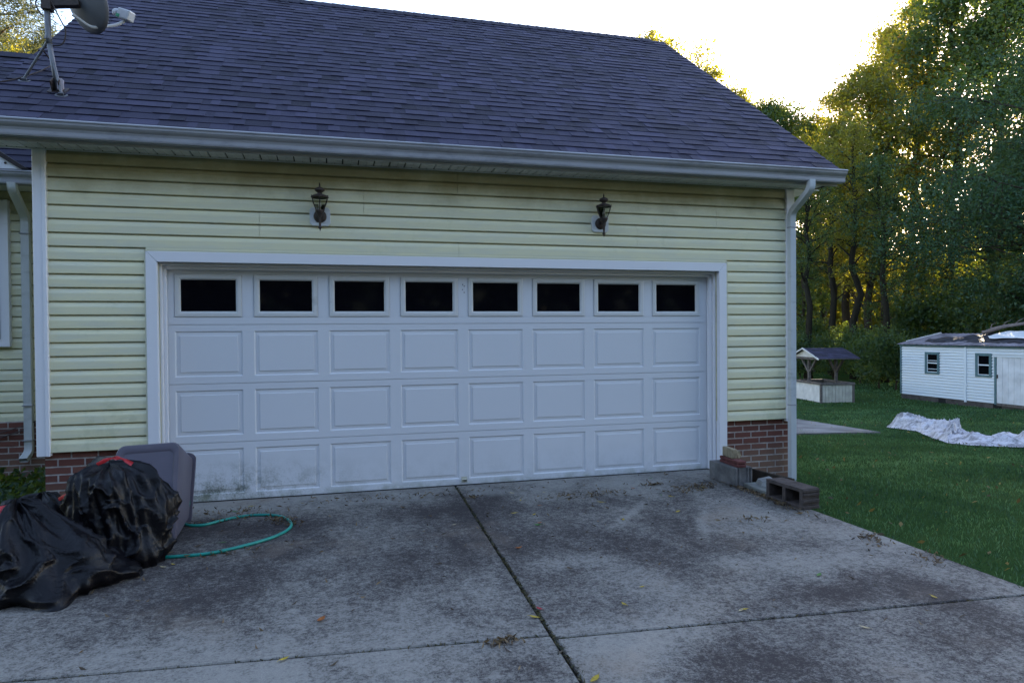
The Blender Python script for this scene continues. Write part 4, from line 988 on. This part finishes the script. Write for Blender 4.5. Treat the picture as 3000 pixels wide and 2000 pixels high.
# ------------------------------------------------------------------ trees
def leaves(cent, size, rng, tint, aspect=.5, droop=.5):
    N = len(cent); d = rng.normal(size=(N, 3)); d[:, 2] = d[:, 2]*.7-droop; d /= np.linalg.norm(d, axis=1)[:, None]
    u = rng.normal(size=(N, 3)); u -= (u*d).sum(1)[:, None]*d; u /= np.linalg.norm(u, axis=1)[:, None]
    s = size*rng.uniform(.6, 1.4, N)[:, None]; w = s*aspect*.5
    base = cent - d*s*.5; tip = cent + d*s*.5; nn = np.cross(d, u); mid = cent - d*s*.06 + nn*s*.08
    V = np.stack([base, mid+u*w, tip, mid-u*w], 1).reshape(-1, 3); return V
def tree_meshes(seed, H, cb, cr, nlimb, nleaf, lsize, aspect=.5, shape=1., spread=.16, tilt=(15, 55), trunk_r=.18, droop=.5, nsub=5, tint0=.45, lean=0.):
    rg = random.Random(seed); rng = np.random.default_rng(seed)
    t = MB(); wig = [Vector((0, 0, -.25))]; nseg = 9
    for i in range(1, nseg+1): wig.append(Vector((lean*i/nseg*H+rg.gauss(0, .012*H)*min(1, i/3), rg.gauss(0, .012*H)*min(1, i/3), H*.94*i/nseg)))
    rad = [trunk_r*(1-.9*i/nseg)**.85+.012 for i in range(nseg+1)]; rad[0] *= 1.35
    t.tube(wig, rad, 8)
    def on(z):
        f = max(0, min(nseg-.001, z/(H*.94)*nseg)); k = int(f); return wig[k].lerp(wig[k+1], f-k)
    C = []; Wt = []
    for i in range(nlimb):
        f = (i+.5)/nlimb; z = cb+(H*.93-cb)*f**.9; az = i*2.4+rg.uniform(-.5, .5)
        prof = max(.12, (math.sin(math.pi*min(1, (.22+.78*f)))**.75)) if shape == 1. else max(.08, (1-f)**.8)
        L = cr*prof*rg.uniform(.55, 1.3); el = R(rg.uniform(*tilt))*(1 if shape == 1. else .4)
        p = on(z); d = Vector((math.cos(az)*math.cos(el), math.sin(az)*math.cos(el), math.sin(el))); pts = [p]
        for k in range(4):
            d = (d + Vector((rg.gauss(0, .16), rg.gauss(0, .16), rg.gauss(-.03, .12)))).normalized(); p = p + d*L/4; pts.append(p)
        r0 = max(.012, trunk_r*.34*(1-f*.6)); t.tube(pts, [r0, r0*.75, r0*.5, r0*.3, .008], 5, False)
        for k in range(nsub):
            a = rg.uniform(.30, 1.0); kk = min(3, int(a*4)); q = pts[kk].lerp(pts[kk+1], a*4-kk)
            dd = (d + Vector((rg.gauss(0, .8), rg.gauss(0, .8), rg.gauss(.1, .5)))).normalized(); e = q+dd*L*rg.uniform(.15, .40)
            t.tube([q, q.lerp(e, .5)+Vector((0, 0, .03*L)), e], [r0*.3, r0*.2, .006], 4, False)
            C.append(e); Wt.append(1.); C.append(q.lerp(e, .5)); Wt.append(.5)
        C.append(pts[-1]); Wt.append(1.2)
    C = np.array([tuple(c) for c in C]); Wt = np.array(Wt); idx = rng.choice(len(C), nleaf, p=Wt/Wt.sum())
    cs = rng.uniform(.55, 1.35, len(C))*spread*cr; off = rng.normal(size=(nleaf, 3))*cs[idx][:, None]*np.array([1, 1, .72])
    cent = C[idx]+off; ct = rng.normal(tint0, .16, len(C)); tint = np.clip(ct[idx]+rng.normal(0, .13, nleaf), 0, 1)
    V = leaves(cent, lsize, rng, tint, aspect, droop)
    return t.mesh('trunk', (0, 0, 0), True), fast_mesh('crown', V, 4, tint)
def place_tree(name, meshes, x, y, z, sc, rz, mat, bk, label, cat='tree', group=None, sz=None):
    e = empty(name, (x, y, z), label, cat, group); e.rotation_euler = (0, 0, rz); e.scale = (sc, sc, sz or sc)
    for nm, me, mm in (('trunk', meshes[0], bk), ('crown', meshes[1], mat)):
        if len(me.materials) == 0: me.materials.append(None)
        o = bpy.data.objects.new(nm, me); COL.objects.link(o); o.parent = e
        o.material_slots[0].link = 'OBJECT'; o.material_slots[0].material = mm
    return e
WOOD = [tree_meshes(s, 20, 5.0, 3.7, 32, 11500, .20, .5, 1., .115, trunk_r=.22) for s in (11, 12, 13)]
TALL = [tree_meshes(s, 24, 9.5, 3.5, 32, 9500, .20, .5, 1., .11, trunk_r=.36) for s in (21, 22)]
DENSE = [tree_meshes(s, 20, 3.0, 4.3, 40, 21000, .21, .5, 1., .13, trunk_r=.24) for s in (41, 42)]
BUSH = [tree_meshes(s, 3.4, .25, 1.9, 22, 9000, .15, .6, 1., .22, (10, 60), trunk_r=.05) for s in (31, 32)]
def S(u, D): return (u-1500)/2000*D
def wt(kind, u, D, topv, mat, bk, label, group='trees of the backlit woods'):
    x, y = at(D, S(u, D)); zt = CAM.z + (975-topv)/2000*D; z = lawn_z(x, y); H = zt-z
    ms = {'w': WOOD, 't': TALL, 'b': BUSH, 'd': DENSE}[kind]; me = ms[int(abs(u*7+D)) % len(ms)]; h0 = {'w': 20, 't': 24, 'b': 3.4, 'd': 20}[kind]
    sc = H/h0; return place_tree({'w': 'woodland_tree', 't': 'tall_tree', 'b': 'bush', 'd': 'woodland_tree'}[kind], me, x, y, z, sc*(1. if kind != 'w' else .95), rnd.uniform(0, 6.28), mat, bk, label, 'tree' if kind != 'b' else 'bush', group, sc)
# row beyond the lawn, seen right of the house
wt('w', 2350, 47, 520, LDARK, BARK1, 'dark green tree right beside the roof corner, crown below the gutter line')
wt('d', 2268, 56, 268, LDARK, BARK1, 'blue-green dark crown rising directly behind the lower roof rake')
wt('d', 2372, 60, 318, LDARK, BARK1, 'second blue-green crown, between the lower rake and the open sky above the gutter end')
wt('w', 2440, 45, 330, LYEL, BARK1, 'yellow and orange autumn tree just right of the roof corner')
wt('t', 2485, 50, 215, LYEL, BARK1, 'tall thin yellow-green tree with ragged top right of the open sky')
wt('d', 2545, 44, 165, LYEL, BARK1, 'yellow-green leaning tree with a dark clear trunk behind the well')
wt('t', 2368, 36, 420, LDARK, BARK0, 'thick dark trunk standing just right of the downspout')
wt('t', 2505, 37.5, 330, LYEL, BARK0, 'straight dark trunk rising behind the right end of the well roof')
wt('t', 2592, 35, 430, LDARK, BARK0, 'heavy dark trunk halfway between the well and the shed')
wt('t', 2440, 41, 380, LYEL, BARK0, 'slender dark trunk above the left half of the well roof')
wt('t', 2600, 54, 40, LFAR, BARK1, 'tall glowing yellow crown touching the top of the sky edge')
wt('t', 2690, 52, -60, LFAR, BARK1, 'tallest pale yellow tree, its crown cut by the photo top')
wt('w', 2590, 40, 560, LDARK, BARK1, 'ivy-dark tree behind the gap between well and shed')
wt('d', 2670, 48, 60, LYEL, BARK1, 'orange-flecked tree behind the big oak left flank')
wt('d', 2790, 44, -80, LDARK, BARK1, 'deep green tree glimpsed through the oak leaves above the shed left window')
wt('d', 2920, 41, -60, LDARK, BARK1, 'dark tree standing behind the shed and the oak crown')
wt('d', 3060, 43, -120, LDARK, BARK1, 'dark tree at the far right edge behind the oak')
wt('t', 2395, 60, 400, LFAR, BARK1, 'slim sunlit tree between the dark trunks by the downspout')
wt('w', 2505, 64, 420, LFAR, BARK1, 'bright yellow low crown deep inside the woods behind the well roof')
wt('w', 2740, 66, 300, LFAR, BARK1, 'bright yellow crown deep in the woods behind the shed left end')
# crowns showing over the garage roof
for u, tv, D, lab in ((925, -30, 60, 'yellow twig tip of a tree showing over the ridge, left'), (1290, 18, 62, 'tiny yellow tree tip poking over the middle of the ridge'), (1905, 62, 58, 'thin yellow tree tip beside the missing ridge cap'),
                      (1985, 92, 56, 'feathery yellow crown behind the top of the right rake'), (2085, 160, 57, 'pale yellow crown halfway up the right rake'), (2160, 235, 59, 'yellow-green crown low on the right rake'), (2215, 285, 60, 'soft yellow crown beside the blue-green one at the rake foot')):
    wt('t' if u < 1950 else 'w', u, D, tv, LFAR, BARK1, lab)
# undergrowth along the edge of the woods
for u, D, tv, lab in ((2345, 36, 1010, 'dark bush behind the left post of the well'), (2440, 38, 1000, 'dark low bush directly behind the well roof'), (2520, 34, 1000, 'broad bush right of the well roof'), (2575, 31.5, 1003, 'rounded leafy bush midway between well and shed'),
                      (2625, 30.5, 1015, 'bush pressed against the left end of the shed'), (2480, 42, 985, 'tall shrub in the shade behind the well'), (2640, 36, 975, 'tall shrub behind the shed left end'), (2730, 36, 900, 'large shrub rising behind the shed roof, left'), (2850, 38, 880, 'large shrub rising behind the shed roof, middle'), (2980, 38, 890, 'large shrub rising behind the shed roof, far right'), (2385, 44, 960, 'tall shrub by the downspout, deep in the woods')):
    wt('b', u, D, tv, LDARK, BARK1, lab, 'undergrowth at the edge of the woods')
# the big oak at the right edge
oak = tree_meshes(77, 17.5, 1.8, 8.6, 90, 190000, .155, .42, 1., .088, (-12, 50), trunk_r=.42, droop=.7, nsub=9, tint0=.38)
x, y = at(27.5, S(3260, 27.5))
place_tree('oak_tree', oak, x, y, lawn_z(x, y), .84, 1.0, LOAK, BARK1, 'huge dark green oak overhanging the white shed at the right edge')
# trees beyond the left end of the roof
pine = tree_meshes(5, 20, 5, 4.2, 44, 26000, .30, .10, 2., .11, (5, 30), trunk_r=.24, droop=.1, nsub=6)
x, y = at(26, S(-10, 26)); place_tree('pine_tree', pine, x, y, 0, 1., .4, LPINE, BARK2, 'pine with dark needles behind the satellite dish mast')
x, y = at(30, S(150, 30)); place_tree('pine_tree', pine, x, y, 0, .8, 2.4, LPINE, BARK2, 'smaller pine half hidden behind the satellite dish reflector')
wt('w', 75, 44, 60, LFAR, BARK1, 'yellow sunlit tree low behind the pine, left of the mast', None)
wt('w', -40, 40, -80, LYEL, BARK1, 'yellow-green tree cut by the left picture edge', None)
# far wood closing the view between the trunks
rng = np.random.default_rng(3); N = 150000
Dd = rng.uniform(78, 96, N); ss = rng.uniform(-75, 105, N); hh = 1.+16*rng.random(N)**.85*(.75+.25*np.sin(ss*.35)+.12*np.sin(ss*1.1))
cx = CAM.x+FH.x*Dd+FH.y*ss; cy = CAM.y+FH.y*Dd-FH.x*ss
V = leaves(np.stack([cx, cy, hh-2.2], 1), .75, rng, None, .7, .3)
o = link('far_woods', fast_mesh('far_woods', V, 4, np.clip(rng.normal(.4, .2, N), 0, 1)), LFAR); o['kind'] = 'stuff'
# unseen wood behind the photographer: door glass mirrors it, height dims the front wall
N = 80000; Dd = -rng.uniform(17, 30, N); ss = rng.uniform(-45, 45, N); hh = 16*rng.random(N)**.9*(.88+.12*np.sin(ss*.6))
cx = CAM.x+FH.x*Dd+FH.y*ss; cy = CAM.y+FH.y*Dd-FH.x*ss
V = leaves(np.stack([cx, cy, hh], 1), .8, rng, None, .7, .3)
o = link('unseen_woods', fast_mesh('unseen_woods', V, 4, np.clip(rng.normal(.28, .18, N), 0, 1)), leaf_mat('shaded_leaf', (.006, .013, .009), (.010, .020, .012), (.018, .03, .016), .1)); o['kind'] = 'stuff'  # leaf colour darkened in place of the shade this wood stands in

# ------------------------------------------------------------------ grass, weeds, leaves
rng = np.random.default_rng(8)
def blades(P, h, w, rng):
    N = len(P); a = rng.uniform(0, 2*np.pi, N); d = np.stack([np.cos(a), np.sin(a), np.zeros(N)], 1)
    ln = rng.normal(size=(N, 3))*.45; ln[:, 2] = 1; ln /= np.linalg.norm(ln, axis=1)[:, None]
    H = (h*rng.uniform(.5, 1.3, N))[:, None]; tip = P+ln*H; mid = P+ln*H*.5+d*0
    ww = (w*rng.uniform(.6, 1.3, N))[:, None]; mid2 = P*.45+tip*.55
    mid2[:, 2] += h*.08
    return np.stack([P-d*ww*.3, mid2-d*ww*.5, tip, mid2+d*ww*.5], 1).reshape(-1, 3)
VV = []; TT = []
for D0, D1, dens, h, w in ((3.6, 6.5, 1500, .055, .007), (6.5, 10, 950, .06, .010), (10, 16, 420, .065, .014), (16, 24, 170, .075, .022), (24, 34, 70, .09, .035)):
    s0_, s1_ = S(2290, D0)*1., S(3120, D1); n = int(dens*(D1-D0)*(s1_-s0_)); D = rng.uniform(D0, D1, n); s_ = rng.uniform(s0_, s1_, n)
    keep = (s_ < S(3120, 1)*D) & (s_ > S(2270, 1)*D)
    D, s_ = D[keep], s_[keep]; X = CAM.x+FH.x*D+FH.y*s_; Y = CAM.y+FH.y*D-FH.x*s_
    ok = ((X > 5.27+.035*np.sin(Y*9)+.03*rng.random(len(X))) & (Y < -.1)) | (X > 6.45)
    ok &= ~((X > 8.2) & (X < 13.1) & (Y < 8.6) & (Y > 4.75+.0) & (Y < 4.46+(X-11.84)*3.28+4) & (X < 11.84+(Y-4.46)*.304))
    X, Y = X[ok], Y[ok]; Z = -.02-.0665*np.maximum(0, np.minimum((X-CAM.x)*FH.x+(Y-CAM.y)*FH.y, 23)-5.6)
    VV.append(blades(np.stack([X, Y, Z-.004], 1), h*.72, w, rng))
    pt = np.array([noise.noise(Vector((a*.7, b*.7, 0)))+.6*noise.noise(Vector((a*2.6, b*2.6, 7))) for a, b in zip(X, Y)])
    TT.append(np.clip(.40+pt*.5+rng.normal(0, .15, len(X))+.35*(rng.random(len(X)) < .04), 0, 1))
o = link('grass', fast_mesh('grass', np.concatenate(VV), 4, np.concatenate(TT)), GRASSB); o['kind'] = 'stuff'
nl = 220; D = 4+20*rng.random(nl)**1.4; s_ = D*rng.uniform(S(2300, 1), S(3100, 1), nl); X = CAM.x+FH.x*D+FH.y*s_; Y = CAM.y+FH.y*D-FH.x*s_
ok = (X > 5.35) & ((Y < -.3) | (X > 6.6)); X, Y, D = X[ok], Y[ok], D[ok]; Z = -.02-.0665*np.maximum(0, np.minimum(D, 23)-5.6)+.035
V = leaves(np.stack([X, Y, Z], 1), .05, rng, None, .5, -.02); o = link('lawn_leaves', fast_mesh('lawn_leaves', V, 4, rng.random(len(X))), leaf_mat('lawn_leaf', (.06, .035, .02), (.15, .09, .03), (.26, .20, .05), .3)); o['kind'] = 'stuff'
n = 4200; X = rng.uniform(-2.6, -1.0, n); Y = rng.uniform(-.3, 1.7, n); Z = -.08+.22*rng.random(n)**1.3*np.clip(noise.noise(Vector((0, 0, 0)))+1, 0, 1)
V = leaves(np.stack([X, Y, Z], 1), .075, rng, None, .45, .15); o = link('ground_cover', fast_mesh('ground_cover', V, 4, np.clip(rng.normal(.45, .2, n), 0, 1)), LDARK); o['kind'] = 'stuff'
# weeds and crumbs in the slab joints
P = []
for _ in range(900):
    if rng.random() < .72: y_ = -(rng.random()**.8)*4.6-.1; P.append((JX(y_)+rng.normal(0, .008+.012*(y_ < -3.6)), y_, -.006))
    else: x_ = rng.uniform(L0, R0); P.append((x_, TY(x_)+rng.normal(0, .006), -.008))
P = np.array(P); V = leaves(P+np.array([0, 0, .004]), .03, rng, None, .25, -.05)
o = link('joint_weeds', fast_mesh('joint_weeds', V, 4, rng.random(len(P))), leaf_mat('joint_weed', (.03, .028, .012), (.05, .05, .018), (.10, .08, .04), .3)); o['kind'] = 'stuff'
# brown litter drifts
P = []
def drift(cx_, cy_, sx, sy, ang, n_):
    for _ in range(n_):
        a, b = rng.normal(0, sx), rng.normal(0, sy); P.append((cx_+a*math.cos(ang)-b*math.sin(ang), cy_+a*math.sin(ang)+b*math.cos(ang), .004+.018*rng.random()))
drift(5.17, -1.12, .22, .028, R(93), 260); drift(5.14, -1.55, .16, .03, R(85), 120); drift(4.75, -.80, .16, .07, R(20), 170); drift(4.45, -.55, .07, .03, 0, 60)
drift(3.7, -.75, .28, .08, 0, 110); drift(.98, -.86, .10, .05, R(-50), 110); drift(.62, -.70, .20, .03, R(18), 80); drift(.55, -.45, .2, .06, 0, 60); drift(1.9, -.35, .5, .05, 0, 70); drift(.7, -1.62, .22, .03, R(8), 50)
drift(5.12, -2.6, .10, .05, R(60), 60); drift(5.18, -3.05, .09, .07, R(60), 50); drift(2.18, -3.46, .05, .03, 0, 60); drift(4.6, -1.9, .12, .04, R(-20), 40); drift(2.62, -.55, .05, .03, R(90), 30)
for _ in range(260): P.append((rng.uniform(-.2, 5.2), -.1-rng.random()**1.5*3.8, .005))
P = np.array(P); P[:, 0] = np.minimum(P[:, 0], 5.28)
V = leaves(P, .042, rng, None, .26, -.02); V[:, 2] = np.clip(V[:, 2], .002, .05)
o = link('leaf_litter', fast_mesh('leaf_litter', V, 4, rng.random(len(P))), leaf_mat('brown_litter', (.05, .035, .022), (.11, .072, .038), (.20, .14, .07), .2)); o['kind'] = 'stuff'
# single leaves
def leaf_shape(L, W, curl):
    m = MB(); n = 6; vs_ = []
    for i in range(n+1):
        t = i/n; w = W*math.sin(math.pi*min(1, t*1.02))**.8*(.6+.4*(1-t)); z = curl*(t-.5)**2*L*2+.004
        vs_ += [(-w/2, (t-.5)*L, z+abs(curl)*w*.6), (0, (t-.5)*L, z), (w/2, (t-.5)*L, z+abs(curl)*w*.6)]
    m.add(vs_, [f for i in range(n) for f in ((3*i, 3*i+1, 3*i+4, 3*i+3), (3*i+1, 3*i+2, 3*i+5, 3*i+4))])
    m.tube([(0, -.5*L, curl*.5*L+.004), (.004, -.68*L, curl*.3*L+.004)], .0012, 4); return m.mesh('fallen_leaf')
LM = {k: simple(k+'_fallen_leaf', c, .7, .3, .35, 60) for k, c in (('yellow', (.36, .26, .03)), ('green', (.06, .15, .03)), ('orange', (.30, .10, .025)), ('brown', (.11, .075, .045)), ('red', (.35, .02, .03)), ('pale', (.42, .34, .19)))}
shapes = [leaf_shape(.085, .034, .12), leaf_shape(.065, .03, .25), leaf_shape(.075, .045, .4)]
lf = [('yellow', 735, 1484, 0), ('green', 654, 1590, 0), ('yellow', 488, 1633, 0), ('yellow', 508, 1655, 1), ('pale', 478, 1662, 0), ('yellow', 1985, 1500, 0), ('yellow', 1826, 1524, 1), ('green', 1575, 1541, 2), ('orange', 1581, 1533, 1), ('orange', 1520, 1608, 2),
      ('brown', 1669, 1668, 2), ('yellow', 1828, 1772, 1), ('green', 2399, 1686, 0), ('yellow', 2737, 1750, 0), ('pale', 2533, 1839, 0), ('yellow', 1567, 1809, 0), ('red', 1580, 1785, 1), ('yellow', 1742, 1992, 0), ('yellow', 832, 1934, 1), ('yellow', 1505, 1505, 1), ('yellow', 1564, 1509, 1),
      ('pale', 1331, 1538, 1), ('yellow', 1525, 1467, 1), ('pale', 1501, 1446, 1), ('orange', 1580, 1482, 1), ('green', 1907, 1402, 1), ('yellow', 1965, 1456, 1), ('yellow', 2058, 1429, 1), ('brown', 1875, 1453, 2), ('brown', 1150, 1580, 2), ('green', 1938, 1452, 1), ('brown', 1180, 1490, 2),
      ('yellow', 1760, 1472, 0), ('brown', 1780, 1490, 2), ('orange', 1856, 1432, 1), ('brown', 580, 1603, 2), ('green', 690, 1500, 0), ('pale', 2170, 1790, 1), ('yellow', 2180, 1787, 1), ('brown', 2375, 1530, 1), ('yellow', 1880, 1721, 1), ('brown', 1925, 1435, 1), ('pale', 1595, 1444, 1), ('orange', 940, 1820, 2)]
SEEN = {}
for c, u, v, sh in lf:
    p = gp(u, v, 0.); o = bpy.data.objects.new('fallen_leaf', shapes[sh]); COL.objects.link(o); o.location = (p.x, p.y, .003 if (c, u) != ('yellow', 488) else .026)
    if len(shapes[sh].materials) == 0: shapes[sh].materials.append(None)
    o.material_slots[0].link = 'OBJECT'; o.material_slots[0].material = LM[c]; o.rotation_euler = (0, 0, rnd.uniform(0, 6.28)); sc_ = rnd.uniform(.55, .95); o.scale = (sc_, sc_, sc_)
    zone = ('by the teal hose loop' if p.x < 1.3 and p.y > -1.8 else 'close to the garage door' if p.y > -.9 and p.x < 4.3 else 'near the concrete blocks' if p.x > 4.3 and p.y > -1.3 else 'beside the long driveway joint' if abs(p.x-JX(p.y)) < .35 else
            'out on the left slab' if p.x < 2.3 else 'by the grass edge' if p.x > 4. else 'out on the right slab')
    kind_ = {'yellow': 'small yellow', 'green': 'small green', 'orange': 'rusty orange', 'brown': 'curled dry brown', 'red': 'bright red', 'pale': 'pale straw-coloured'}[c]
    SEEN.setdefault((c, zone), []).append(o); tag(o, '%s leaf on the concrete %s' % (kind_, zone), 'leaf')
for (c, zone), os_ in SEEN.items():
    if len(os_) > 1:
        os_.sort(key=lambda o: -o.location.y)
        for k, o in enumerate(os_):
            o['group'] = '%s fallen leaves %s' % (c, zone)
            o['label'] += ', ' + ('nearest the door' if k == 0 else 'farthest from the door' if k == len(os_)-1 else ('second', 'third', 'fourth', 'fifth', 'sixth')[k-1] + ' from the door')
